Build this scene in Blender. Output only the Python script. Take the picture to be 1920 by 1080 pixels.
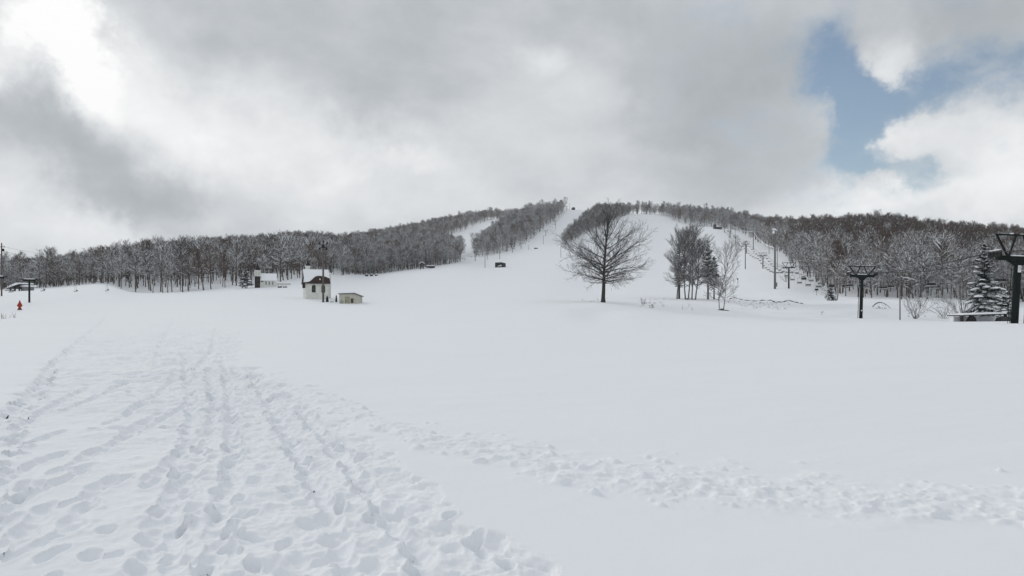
import bpy, math, random
import numpy as np
from mathutils import Vector, Matrix

# ------------------------------------------------------------------ scene, camera, sky, sun, exposure
for o in list(bpy.data.objects):
    bpy.data.objects.remove(o)
scene = bpy.context.scene
COL = scene.collection
FPX, CX, HZ, CAMH = 1251.0, 960.0, 575.0, 2.0      # focal length in photo pixels, horizon row, eye height
R = math.radians

cam_d = bpy.data.cameras.new('camera')
cam_d.sensor_width = 36.0
cam_d.lens = FPX / 1920 * 36
cam_d.shift_y = (HZ - 540) / 1920
cam_d.clip_start = 0.1
cam_d.clip_end = 20000
cam = bpy.data.objects.new('camera', cam_d)
cam.location = (0, 0, CAMH)
cam.rotation_euler = (R(90), 0, 0)
COL.objects.link(cam)
scene.camera = cam

SUN_AZ, SUN_EL = R(-34.5), R(19)
sun_d = bpy.data.lights.new('sun', 'SUN')
sun_d.energy = 1.4
sun_d.angle = R(22)
sun_d.color = (1.0, 0.95, 0.88)
sun = bpy.data.objects.new('sun', sun_d)
sdir = Vector((math.sin(SUN_AZ) * math.cos(SUN_EL), math.cos(SUN_AZ) * math.cos(SUN_EL), math.sin(SUN_EL)))
sun.rotation_euler = sdir.to_track_quat('Z', 'Y').to_euler()
sun.location = (-60, 80, 60)
COL.objects.link(sun)

scene.view_settings.view_transform = 'Standard'
scene.view_settings.look = 'None'
scene.view_settings.exposure = 0.04
scene.view_settings.gamma = 1.0
scene.cycles.max_bounces = 6
scene.cycles.diffuse_bounces = 3
scene.cycles.volume_bounces = 1
scene.cycles.use_denoising = True
scene.cycles.denoiser = 'OPENIMAGEDENOISE'
scene.cycles.denoising_input_passes = 'RGB_ALBEDO_NORMAL'
scene.cycles.denoising_prefilter = 'ACCURATE'
EXTRA = {}


def nd(nt, t, **kw):
    n = nt.nodes.new(t)
    for k, v in kw.items():
        if k == 'inp':
            for kk, vv in v.items():
                n.inputs[kk].default_value = vv
        else:
            setattr(n, k, v)
    return n


def mth(nt, op, a, b=None, c=None, clamp=False):
    n = nt.nodes.new('ShaderNodeMath')
    n.operation = op
    n.use_clamp = clamp
    for i, v in enumerate((a, b, c)):
        if v is None:
            continue
        if isinstance(v, (int, float)):
            n.inputs[i].default_value = v
        else:
            nt.links.new(v, n.inputs[i])
    return n.outputs[0]


def smooth(nt, v, a, b, lo=0.0, hi=1.0):
    n = nt.nodes.new('ShaderNodeMapRange')
    n.interpolation_type = 'SMOOTHSTEP'
    nt.links.new(v, n.inputs[0])
    n.inputs[1].default_value = a
    n.inputs[2].default_value = b
    n.inputs[3].default_value = lo
    n.inputs[4].default_value = hi
    return n.outputs[0]


SKY_STRENGTH = 0.1
# cloud bodies: heading and height (given as the photo's columns/rows, turned into azimuth and elevation), size, tilt, brightness
CLOUDS = [
    (150, 105, 70, 120, -40, 0.42), (90, 60, 120, 80, 20, 0.24), (15, 60, 60, 60, 0, 0.26), (200, 150, 120, 120, 30, 0.14), (5, 135, 36, 30, 0, 0.30), (60, 10, 120, 50, 0, 0.14),
    (280, 220, 240, 130, 25, 0.19), (420, 230, 260, 130, 15, 0.16), (540, 260, 260, 140, 10, 0.15), (650, 330, 240, 110, 0, 0.13), (800, 310, 220, 110, 10, 0.09),
    (380, 240, 60, 40, 0, 0.07), (640, 325, 60, 40, 0, 0.09), (770, 295, 120, 26, 8, 0.09), (330, 40, 60, 40, 0, 0.06),
    (30, 330, 110, 70, 25, 0.08), (80, 360, 90, 60, 35, 0.11), (130, 450, 260, 70, 10, 0.24), (210, 425, 110, 40, 20, 0.14), (380, 415, 70, 40, -20, 0.16),
    (60, 185, 140, 90, 35, -0.06), (20, 260, 130, 90, 30, -0.07), (170, 300, 250, 90, 32, -0.10), (270, 370, 230, 85, 32, -0.12), (300, 430, 100, 60, 35, -0.10), (400, 375, 200, 55, 8, -0.08),
    (120, 235, 60, 40, 20, -0.08), (700, 400, 420, 70, 0, 0.12), (620, 50, 520, 130, 0, -0.07), (760, 190, 200, 90, 0, -0.11), (640, 190, 120, 60, 20, -0.05),
    (960, 60, 400, 160, 0, -0.02), (1005, 105, 70, 50, 0, 0.18), (1050, 300, 330, 200, 30, 0.03), (1170, 200, 120, 80, 30, 0.07), (1330, 200, 280, 200, 60, -0.12), (1240, 240, 200, 120, 0, -0.05),
    (1380, 330, 300, 90, 0, -0.06), (1500, 60, 300, 140, 0, -0.08), (1450, 130, 130, 110, 60, -0.07), (1860, 30, 260, 90, 0, -0.20), (1700, 40, 160, 60, 0, -0.03),
    (1690, 100, 80, 80, 60, 0.16), (1680, 140, 45, 60, 0, 0.08), (1670, 255, 50, 45, 0, 0.10), (1700, 265, 110, 50, 0, 0.14), (1830, 240, 160, 60, 0, 0.10), (1840, 310, 200, 110, 0, 0.20), (1910, 320, 110, 120, 0, 0.20),
    (1800, 260, 70, 40, 0, -0.08), (1760, 400, 340, 60, 0, 0.20), (1560, 390, 220, 50, 0, 0.08), (1590, 330, 60, 60, 40, 0.16), (1650, 375, 120, 40, 0, 0.14), (1180, 370, 300, 60, 0, 0.03),
    (1590, 35, 170, 60, 0, 0.05), (900, 380, 260, 60, 0, 0.06), (1210, 300, 160, 40, 20, 0.06), (1300, 310, 60, 30, 0, 0.07),
]
GAPS = [
    (1560, 160, 90, 70, 30, 0.60), (1600, 200, 100, 70, 40, 0.75), (1632, 240, 70, 80, 60, 0.75), (1610, 290, 65, 75, 70, 0.70), (1660, 310, 60, 60, 40, 0.5), (1700, 350, 60, 36, 40, 0.60),
    (1530, 95, 90, 60, 0, 0.32), (1540, 130, 70, 60, 0, 0.30), (1715, 185, 110, 46, -10, 0.55), (1800, 155, 170, 60, -10, 0.42), (1890, 115, 130, 60, 0, 0.34), (1760, 110, 80, 50, 0, 0.24),
    (1690, 215, 60, 40, 0, 0.35), (1700, 262, 90, 40, 0, -0.5), (1660, 95, 80, 70, 50, -0.40), (1685, 150, 46, 56, 0, -0.45), (1610, 187, 26, 13, 20, -0.45),
    (1565, 240, 55, 45, 60, -0.35), (1545, 215, 34, 30, 0, -0.3), (1660, 345, 40, 32, 0, -0.45), (1750, 350, 60, 24, 0, 0.2), (1610, 255, 24, 12, 30, -0.25), (1640, 330, 40, 16, 30, -0.25), (1830, 140, 40, 16, -10, -0.25),
]


def build_world():
    w = bpy.data.worlds.new('World')
    scene.world = w
    w.use_nodes = True
    nt = w.node_tree
    nt.nodes.clear()
    L = nt.links
    out = nd(nt, 'ShaderNodeOutputWorld')
    bg = nd(nt, 'ShaderNodeBackground')
    bg.inputs['Strength'].default_value = SKY_STRENGTH
    sky = nd(nt, 'ShaderNodeTexSky', sky_type='NISHITA', sun_disc=False)
    sky.sun_elevation = SUN_EL
    sky.sun_rotation = SUN_AZ
    sky.air_density = 1.0
    sky.dust_density = 0.5
    sky.ozone_density = 1.5
    tc = nd(nt, 'ShaderNodeTexCoord')
    sep = nd(nt, 'ShaderNodeSeparateXYZ')
    L.new(tc.outputs['Generated'], sep.inputs[0])
    az = mth(nt, 'ARCTAN2', sep.outputs[0], sep.outputs[1])
    el = mth(nt, 'ARCSINE', sep.outputs[2])
    comb = nd(nt, 'ShaderNodeCombineXYZ')
    L.new(az, comb.inputs[0])
    L.new(el, comb.inputs[1])
    # ragged edges: the cloud bodies are displaced by two sizes of noise
    nz = nd(nt, 'ShaderNodeTexNoise', inp={'Scale': 7.0, 'Detail': 8.0, 'Roughness': 0.64})
    L.new(tc.outputs['Generated'], nz.inputs['Vector'])
    sub = nd(nt, 'ShaderNodeVectorMath', operation='SUBTRACT')
    sub.inputs[1].default_value = (0.5, 0.5, 0.5)
    L.new(nz.outputs['Color'], sub.inputs[0])
    scl = nd(nt, 'ShaderNodeVectorMath', operation='MULTIPLY')
    scl.inputs[1].default_value = (0.20, 0.14, 0.0)
    L.new(sub.outputs[0], scl.inputs[0])
    add = nd(nt, 'ShaderNodeVectorMath', operation='ADD')
    L.new(comb.outputs[0], add.inputs[0])
    L.new(scl.outputs[0], add.inputs[1])
    P = add.outputs[0]

    def body(lst, start, gain=1.0):
        acc = start
        for (px, py, rx, ry, rot, amp) in lst:
            dx, dz = (px - CX) / FPX, (HZ - py) / FPX
            a0, e0 = math.atan2(dx, 1), math.atan2(dz, math.hypot(dx, 1))
            mp = nd(nt, 'ShaderNodeMapping', vector_type='TEXTURE')
            mp.inputs['Location'].default_value = (a0, e0, 0)
            mp.inputs['Rotation'].default_value = (0, 0, R(-rot))
            mp.inputs['Scale'].default_value = (rx * 1.15 / FPX, ry * 1.15 / FPX, 1)
            L.new(P, mp.inputs['Vector'])
            g = nd(nt, 'ShaderNodeTexGradient', gradient_type='SPHERICAL')
            L.new(mp.outputs[0], g.inputs[0])
            s = smooth(nt, g.outputs['Fac'], 0.0, 1.0, 0.0, amp * gain)
            acc = mth(nt, 'ADD', acc, s)
        return acc

    n2 = nd(nt, 'ShaderNodeTexNoise', inp={'Scale': 3.2, 'Detail': 9.0, 'Roughness': 0.55, 'Distortion': 0.4})
    mp2 = nd(nt, 'ShaderNodeMapping')
    mp2.inputs['Scale'].default_value = (1, 1, 1.7)
    L.new(tc.outputs['Generated'], mp2.inputs['Vector'])
    L.new(mp2.outputs[0], n2.inputs['Vector'])
    base = mth(nt, 'MULTIPLY_ADD', n2.outputs['Fac'], 0.36, 0.575 - 0.18)
    n3 = nd(nt, 'ShaderNodeTexNoise', inp={'Scale': 11.0, 'Detail': 6.0, 'Roughness': 0.6, 'Distortion': 0.0})
    L.new(mp2.outputs[0], n3.inputs['Vector'])
    base = mth(nt, 'ADD', base, mth(nt, 'MULTIPLY_ADD', n3.outputs['Fac'], 0.22, -0.11))
    base = mth(nt, 'ADD', base, smooth(nt, sep.outputs[1], 0.15, -0.55, 0.0, 0.10))      # extra sky brightness added unseen behind the viewer, to light slopes facing it
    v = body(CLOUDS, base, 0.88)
    gap = body(GAPS, mth(nt, 'ADD', mth(nt, 'MULTIPLY_ADD', n2.outputs['Fac'], 0.5, -0.25), mth(nt, 'MULTIPLY_ADD', n3.outputs['Fac'], 1.9, -0.95)))
    ramp = nd(nt, 'ShaderNodeValToRGB')
    cr = ramp.color_ramp
    cr.elements[0].position = 0.30
    cr.elements[0].color = (0.335, 0.365, 0.385, 1)
    cr.elements[1].position = 1.0
    cr.elements[1].color = (1.0, 1.0, 0.995, 1)
    for p, c in ((0.50, (0.475, 0.504, 0.528, 1)), (0.62, (0.606, 0.630, 0.652, 1)), (0.76, (0.745, 0.762, 0.776, 1))):
        e = cr.elements.new(p)
        e.color = c
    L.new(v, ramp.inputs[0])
    k = nd(nt, 'ShaderNodeVectorMath', operation='SCALE')
    L.new(ramp.outputs[0], k.inputs[0])
    k.inputs['Scale'].default_value = 1.0 / SKY_STRENGTH
    mix = nd(nt, 'ShaderNodeMix', data_type='RGBA')
    L.new(mth(nt, 'MULTIPLY', smooth(nt, gap, -0.12, 1.1, 0.0, 0.95), smooth(nt, az, 0.16, 0.34)), mix.inputs[0])
    L.new(k.outputs[0], mix.inputs[6])
    L.new(sky.outputs[0], mix.inputs[7])
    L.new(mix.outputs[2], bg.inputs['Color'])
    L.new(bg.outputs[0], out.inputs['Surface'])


build_world()

# ------------------------------------------------------------------ materials


def pmat(name, col, rough=0.7, metal=0.0, var=0.0, scale=8.0, bump=0.0):
    m = bpy.data.materials.new(name)
    m.use_nodes = True
    nt = m.node_tree
    b = nt.nodes['Principled BSDF']
    b.inputs['Base Color'].default_value = (*col, 1)
    b.inputs['Roughness'].default_value = rough
    b.inputs['Metallic'].default_value = metal
    b.inputs['Specular IOR Level'].default_value = 0.12
    if var or bump:
        tc = nd(nt, 'ShaderNodeTexCoord')
        n = nd(nt, 'ShaderNodeTexNoise', inp={'Scale': scale, 'Detail': 5.0, 'Roughness': 0.6})
        nt.links.new(tc.outputs['Object'], n.inputs['Vector'])
        if var:
            mx = nd(nt, 'ShaderNodeMix', data_type='RGBA')
            mx.inputs[6].default_value = (*[max(0, c * (1 - var)) for c in col], 1)
            mx.inputs[7].default_value = (*[min(1, c * (1 + var)) for c in col], 1)
            nt.links.new(smooth(nt, n.outputs['Fac'], 0.3, 0.7), mx.inputs[0])
            nt.links.new(mx.outputs[2], b.inputs['Base Color'])
        if bump:
            bp = nd(nt, 'ShaderNodeBump', inp={'Strength': bump, 'Distance': 0.03})
            nt.links.new(n.outputs['Fac'], bp.inputs['Height'])
            nt.links.new(bp.outputs[0], b.inputs['Normal'])
    return m


def bark_mat(name, bark, bark2, snow_cover, nz0=0.15, nz1=0.45, snow_col=(0.78, 0.80, 0.83), scale=1.3):
    """bark with snow lying on whatever faces up, in patches; every tree of a kind a little different"""
    m = bpy.data.materials.new(name)
    m.use_nodes = True
    nt = m.node_tree
    L = nt.links
    b = nt.nodes['Principled BSDF']
    b.inputs['Roughness'].default_value = 0.9
    b.inputs['Specular IOR Level'].default_value = 0.1
    geo = nd(nt, 'ShaderNodeNewGeometry')
    sep = nd(nt, 'ShaderNodeSeparateXYZ')
    L.new(geo.outputs['Normal'], sep.inputs[0])
    n = nd(nt, 'ShaderNodeTexNoise', inp={'Scale': scale, 'Detail': 3.0, 'Roughness': 0.65})
    L.new(geo.outputs['Position'], n.inputs['Vector'])
    up = smooth(nt, sep.outputs[2], nz0, nz1)
    pat = smooth(nt, n.outputs['Fac'], 0.62 - snow_cover * 0.4, 0.70 - snow_cover * 0.4)
    fac = mth(nt, 'MULTIPLY', up, pat)
    oi = nd(nt, 'ShaderNodeObjectInfo')
    mb = nd(nt, 'ShaderNodeMix', data_type='RGBA')
    L.new(oi.outputs['Random'], mb.inputs[0])
    mb.inputs[6].default_value = (*bark, 1)
    mb.inputs[7].default_value = (*bark2, 1)
    ms = nd(nt, 'ShaderNodeMix', data_type='RGBA')
    L.new(fac, ms.inputs[0])
    L.new(mb.outputs[2], ms.inputs[6])
    ms.inputs[7].default_value = (*snow_col, 1)
    L.new(ms.outputs[2], b.inputs['Base Color'])
    return m


def snow_ground_mat():
    m = bpy.data.materials.new('snow')
    m.use_nodes = True
    nt = m.node_tree
    L = nt.links
    b = nt.nodes['Principled BSDF']
    b.inputs['Roughness'].default_value = 1.0
    b.inputs['Specular IOR Level'].default_value = 0.03
    geo = nd(nt, 'ShaderNodeNewGeometry')
    n1 = nd(nt, 'ShaderNodeTexNoise', inp={'Scale': 0.12, 'Detail': 4.0})
    L.new(geo.outputs['Position'], n1.inputs['Vector'])
    mx = nd(nt, 'ShaderNodeMix', data_type='RGBA')
    mx.inputs[6].default_value = (0.83, 0.857, 0.897, 1)
    mx.inputs[7].default_value = (0.862, 0.884, 0.916, 1)
    L.new(n1.outputs['Fac'], mx.inputs[0])
    L.new(mx.outputs[2], b.inputs['Base Color'])
    n2 = nd(nt, 'ShaderNodeTexNoise', inp={'Scale': 9.0, 'Detail': 6.0, 'Roughness': 0.6})
    L.new(geo.outputs['Position'], n2.inputs['Vector'])
    bp = nd(nt, 'ShaderNodeBump', inp={'Strength': 0.10, 'Distance': 0.03})
    L.new(n2.outputs['Fac'], bp.inputs['Height'])
    L.new(bp.outputs[0], b.inputs['Normal'])
    return m


M = {
    'snow': snow_ground_mat(),
    'snowcap': pmat('snow_lying', (0.86, 0.88, 0.91), 0.7, bump=0.2, scale=4),
    'bark_lone': bark_mat('bark_of_open_grown_tree', (0.050, 0.046, 0.043), (0.055, 0.05, 0.047), 0.42, 0.25, 0.65),
    'bark_snowy': bark_mat('bark_under_snow', (0.062, 0.050, 0.042), (0.10, 0.083, 0.071), 0.62, 0.1, 0.45),
    'bark_grey': bark_mat('bark_grey_snowy', (0.10, 0.092, 0.088), (0.16, 0.15, 0.145), 0.60, 0.1, 0.45),
    'bark_brown': bark_mat('bark_brown', (0.066, 0.040, 0.030), (0.108, 0.068, 0.052), 0.15, 0.3, 0.7),
    'bark_dark': bark_mat('bark_dark', (0.045, 0.037, 0.031), (0.075, 0.062, 0.052), 0.32),
    'needles': bark_mat('needles_dark', (0.016, 0.024, 0.018), (0.026, 0.034, 0.024), 0.45, 0.45, 0.75, scale=2.2),
    'needles_red': bark_mat('needles_rusty', (0.050, 0.042, 0.032), (0.075, 0.058, 0.045), 0.3, 0.5, 0.8, scale=2.2),
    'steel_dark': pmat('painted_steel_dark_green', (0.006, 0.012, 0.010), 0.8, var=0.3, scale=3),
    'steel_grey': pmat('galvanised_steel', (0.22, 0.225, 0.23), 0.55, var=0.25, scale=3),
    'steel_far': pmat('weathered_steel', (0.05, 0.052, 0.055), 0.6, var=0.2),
    'rope': pmat('wire_rope', (0.035, 0.035, 0.037), 0.6),
    'wood_pole': pmat('weathered_pole', (0.115, 0.098, 0.09), 0.85, var=0.3, scale=5, bump=0.3),
    'concrete': pmat('concrete_pole', (0.17, 0.165, 0.16), 0.85, var=0.2, scale=4),
    'black': pmat('black_rubber', (0.010, 0.010, 0.011), 0.7),
    'white_wall': pmat('white_render', (0.66, 0.67, 0.62), 0.8, var=0.08, scale=2),
    'cream_wall': pmat('cream_panel', (0.50, 0.49, 0.42), 0.8, var=0.08, scale=2),
    'roof_brown': pmat('roof_brown', (0.040, 0.024, 0.021), 0.7, var=0.25, scale=6),
    'roof_dark': pmat('roof_dark', (0.018, 0.017, 0.018), 0.6, var=0.2),
    'glass_dark': pmat('dark_pane', (0.012, 0.018, 0.012), 0.2),
    'frame_olive': pmat('olive_frame', (0.20, 0.19, 0.11), 0.6),
    'pane_pale': pmat('pale_pane', (0.33, 0.33, 0.24), 0.35),
    'stone': pmat('dark_stone', (0.035, 0.028, 0.025), 0.9, var=0.6, scale=1.6, bump=0.4),
    'red': pmat('red_cloth', (0.36, 0.045, 0.02), 0.8, var=0.3, scale=5),
    'red_dark': pmat('red_base', (0.16, 0.022, 0.014), 0.8),
    'seat': pmat('chair_slats', (0.035, 0.033, 0.032), 0.7),
    'plate': pmat('white_plate', (0.72, 0.72, 0.72), 0.5),
    'earth': pmat('bare_earth', (0.035, 0.028, 0.022), 0.95, var=0.4, scale=3),
    'straw': pmat('dry_stalks', (0.22, 0.20, 0.16), 0.9),
    'lamp': pmat('lamp_housing', (0.30, 0.31, 0.31), 0.5),
}

# ------------------------------------------------------------------ ground: heights along sight lines, kept as one height field z(x, y)
COLS = {
    -400: '60:612 100:588 150:567 200:555 300:545 500:530 700:520 900:515 1200:518',
    0: '60:613 90:590 130:563 180:547 230:545 300:540 420:530 600:520 900:516 1200:520',
    100: '60:611 90:588 130:564 180:544 230:541 300:535 420:527 600:518 900:513 1200:516',
    200: '60:611 90:590 130:568 180:539 205:531 235:529.5 300:524 400:516 600:507 800:501 1100:506',
    245: '60:611 90:590 130:571 170:555 188:549 210:551 240:538 275:527 330:519 450:506 600:496 800:490 1100:496',
    330: '60:611 90:590 130:570 170:553 190:548 212:550 240:540 275:527 330:516 450:503 600:488 800:482 1100:488',
    460: '60:610 90:590 130:568 170:550 200:541 220:538.5 250:529 280:521 330:510 450:493 600:476 800:471 1100:476',
    560: '60:610 90:590 120:575 150:562 165:556 200:539 250:522 330:506 450:486 600:468 800:462 1100:468',
    620: '60:610 90:590 120:577 145:566 175:551 200:541 250:527 330:510 450:490 600:470 800:464 1100:468',
    680: '60:610 90:590 120:577 140:568 200:545 280:528 350:519.5 380:518.5 450:506 520:491 600:475 800:465 950:452 1100:456',
    800: '60:608 90:588 150:562 250:530 350:511 410:502.5 450:497 550:481 650:466 750:458 900:440 1000:431 1150:434',
    860: '60:607 90:587 150:560 250:530 350:509 430:494 480:490 560:478 650:466 750:451 870:432 1000:416 1150:420',
    910: '60:606 90:586 150:558 250:530 350:512 450:499 520:488 600:474 680:459 760:446 870:428 1000:409 1150:414',
    960: '60:606 90:584 150:556 250:530 350:512 450:496 520:483 590:471 700:441 800:417 860:408 1000:410 1150:418',
    1010: '60:606 90:583 150:556 250:530 350:511 450:493 520:478 600:460 700:437 800:410 870:400 1000:405 1150:415',
    1060: '60:607 90:582 150:558 250:533 350:512 450:491 520:476 600:458 700:431 800:407 890:389 1000:394 1150:405',
    1120: '60:608 80:599 92:591 100:574 107:567.5 120:566 150:560 250:540 350:518 450:493 520:475 600:456 700:431 800:408 870:395 1000:399 1150:410',
    1180: '60:609 80:595 100:580 130:567 250:540 350:519 450:495 520:477 600:457 700:434 800:412 872:399.5 1000:404 1150:412',
    1260: '60:611 80:598 100:587 120:571 150:562 250:541 350:519 450:495 520:477 600:457 700:436 800:416 870:402 1000:404 1150:412',
    1300: '60:611 80:599 100:589 118:574 150:562 200:551 250:541 350:516 450:487 550:461 640:440 700:428.5 760:427 870:409 1000:402 1150:410',
    1345: '60:612 80:600 102:590 122:575 150:563 200:550 250:538 350:512 450:480 550:456 640:437 700:428 760:426 870:409 1000:403 1150:410',
    1400: '60:612 80:601 104:591 126:576 138:571 150:565 190:553 204:546 250:531 333:509 440:475 530:458 600:450 700:438 850:422 1000:419 1150:414',
    1480: '60:612 80:603 104:594 126:577 138:571 150:564 180:551 204:540 260:522 300:509 400:477 500:458 600:444 700:436 850:430 1000:432',
    1560: '60:612 80:605 104:598 124:576 140:567 170:562 200:551 300:508 400:474 500:450 600:438 700:433 850:432 1000:434',
    1640: '60:610 80:603 104:597 125:574 140:561.5 150:560 170:565 200:549 300:503 400:466 500:441 560:433 700:431 1000:432',
    1760: '60:608 80:603 100:600 125:582 140:568 165:566 200:551 300:508 400:475 500:457 560:450 700:446 1000:448',
    1900: '60:605 80:602 100:600 130:586 165:572 200:556 300:512 400:486 500:467 560:460 700:454 1000:456',
    2300: '60:605 100:600 130:588 165:575 200:560 300:522 400:496 560:470 700:462 1000:464',
}
_cp = np.array(sorted(COLS))
_lnY = np.linspace(math.log(1.0), math.log(4000.0), 900)


def _gs(a, s, ax):
    k = int(3 * s) + 1
    w = np.exp(-0.5 * (np.arange(-k, k + 1) / s) ** 2)
    w /= w.sum()
    pad = [(0, 0)] * 2
    pad[ax] = (k, k)
    b = np.pad(a, pad, mode='edge')
    return np.apply_along_axis(lambda v: np.convolve(v, w, 'valid'), ax, b)


def _table():
    Y = np.exp(_lnY)
    rows = []
    for p in _cp:
        pts = [tuple(map(float, s.split(':'))) for s in COLS[p].split()]
        ys = [0.5, 12.0, 26.0] + [a for a, _ in pts]
        zs = [0.0, 0.0, 0.03] + [CAMH + (HZ - b) / FPX * a for a, b in pts]
        ys += [2000.0, 4000.0]
        zs += [zs[-1] * 0.7, zs[-1] * 0.4]
        rows.append(np.interp(Y, ys, zs))
    rows = np.array(rows)
    P = np.arange(-400, 2301, 10.0)
    T = np.array([np.interp(P, _cp, rows[:, j]) for j in range(len(Y))]).T
    T = _gs(T, 1.6, 0)
    T = _gs(T, 3.0, 1)
    return P, T


_P, _T = _table()


def ground(x, y):
    x = np.asarray(x, float)
    y = np.asarray(y, float)
    th = np.arctan2(x, y)
    r = np.hypot(x, y)
    lim = math.atan((2300 - CX) / FPX)
    tc = np.clip(th, -lim, lim)
    px = CX + FPX * np.tan(tc)
    Yd = np.clip(r * np.cos(tc), 1.01, 3990)
    fi = np.clip((px - _P[0]) / 10.0, 0, len(_P) - 1.001)
    fj = np.log(Yd) / (_lnY[1] - _lnY[0])
    i = fi.astype(int)
    j = np.clip(fj.astype(int), 0, len(_lnY) - 2)
    a = fi - i
    b = fj - j
    z = (_T[i, j] * (1 - a) + _T[i + 1, j] * a) * (1 - b) + (_T[i, j + 1] * (1 - a) + _T[i + 1, j + 1] * a) * b
    zone = np.clip((px - 1370) / 60, 0, 1) * np.clip((Yd - 88) / 18, 0, 1) * np.clip((210 - Yd) / 50, 0, 1)
    z = z + zone * (0.65 * fbm(x * 0.085 + 3.1, y * 0.085, 2) + 0.25 * fbm(x * 0.3, y * 0.3 + 7, 2))
    w = np.clip((np.abs(th) - R(58)) / R(40), 0, 1)
    return z * (1 - w * w * (3 - 2 * w))


def gz(x, y):
    return float(ground(x, y))


def at(px, Y):
    """point on the snow in the direction of photo column px, Y metres ahead"""
    x = (px - CX) / FPX * Y
    return Vector((x, Y, gz(x, Y)))


def hit(px, py, y0=10.0, y1=1100.0):
    """first point of the snow seen at that place of the photo"""
    Y = np.exp(np.linspace(math.log(y0), math.log(y1), 1500))
    x = (px - CX) / FPX * Y
    row = HZ - (ground(x, Y) - CAMH) / Y * FPX
    k = np.argmax(row <= py)
    return Vector((x[k], Y[k], gz(x[k], Y[k])))


# ------------------------------------------------------------------ trodden snow (real relief)
_rs = np.random.RandomState(5)
_lat = _rs.rand(256, 256)


def vnoise(x, y):
    xi = np.floor(x).astype(int)
    yi = np.floor(y).astype(int)
    fx = x - xi
    fy = y - yi
    fx = fx * fx * (3 - 2 * fx)
    fy = fy * fy * (3 - 2 * fy)
    a = _lat[xi & 255, yi & 255]
    b = _lat[(xi + 1) & 255, yi & 255]
    c = _lat[xi & 255, (yi + 1) & 255]
    d = _lat[(xi + 1) & 255, (yi + 1) & 255]
    return (a * (1 - fx) + b * fx) * (1 - fy) + (c * (1 - fx) + d * fx) * fy - 0.5


def fbm(x, y, o=4, g=0.5):
    s = 0
    a = 1.0
    for k in range(o):
        s = s + a * vnoise(x * 2 ** k + 17.3 * k, y * 2 ** k + 9.1 * k)
        a *= g
    return s


TROD = [(-900, 1250), (-300, 880), (0, 792), (55, 722), (110, 668), (160, 632), (205, 600), (300, 594), (385, 605), (455, 640), (430, 672),
        (470, 700), (540, 730), (610, 775), (690, 830), (760, 885), (830, 955), (920, 1005), (1060, 1085), (1500, 1500), (800, 2600), (-900, 2600)]


def pip(px, py, poly):
    ins = np.zeros(px.shape, bool)
    n = len(poly)
    for k in range(n):
        x0, y0 = poly[k]
        x1, y1 = poly[(k + 1) % n]
        if y0 == y1:
            continue
        c = ((y0 > py) != (y1 > py)) & (px < (x1 - x0) * (py - y0) / (y1 - y0) + x0)
        ins ^= c
    return ins


def flat(px, py):
    Y = CAMH * FPX / (py - HZ)
    return (px - CX) / FPX * Y, Y


DIRT = []


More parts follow.
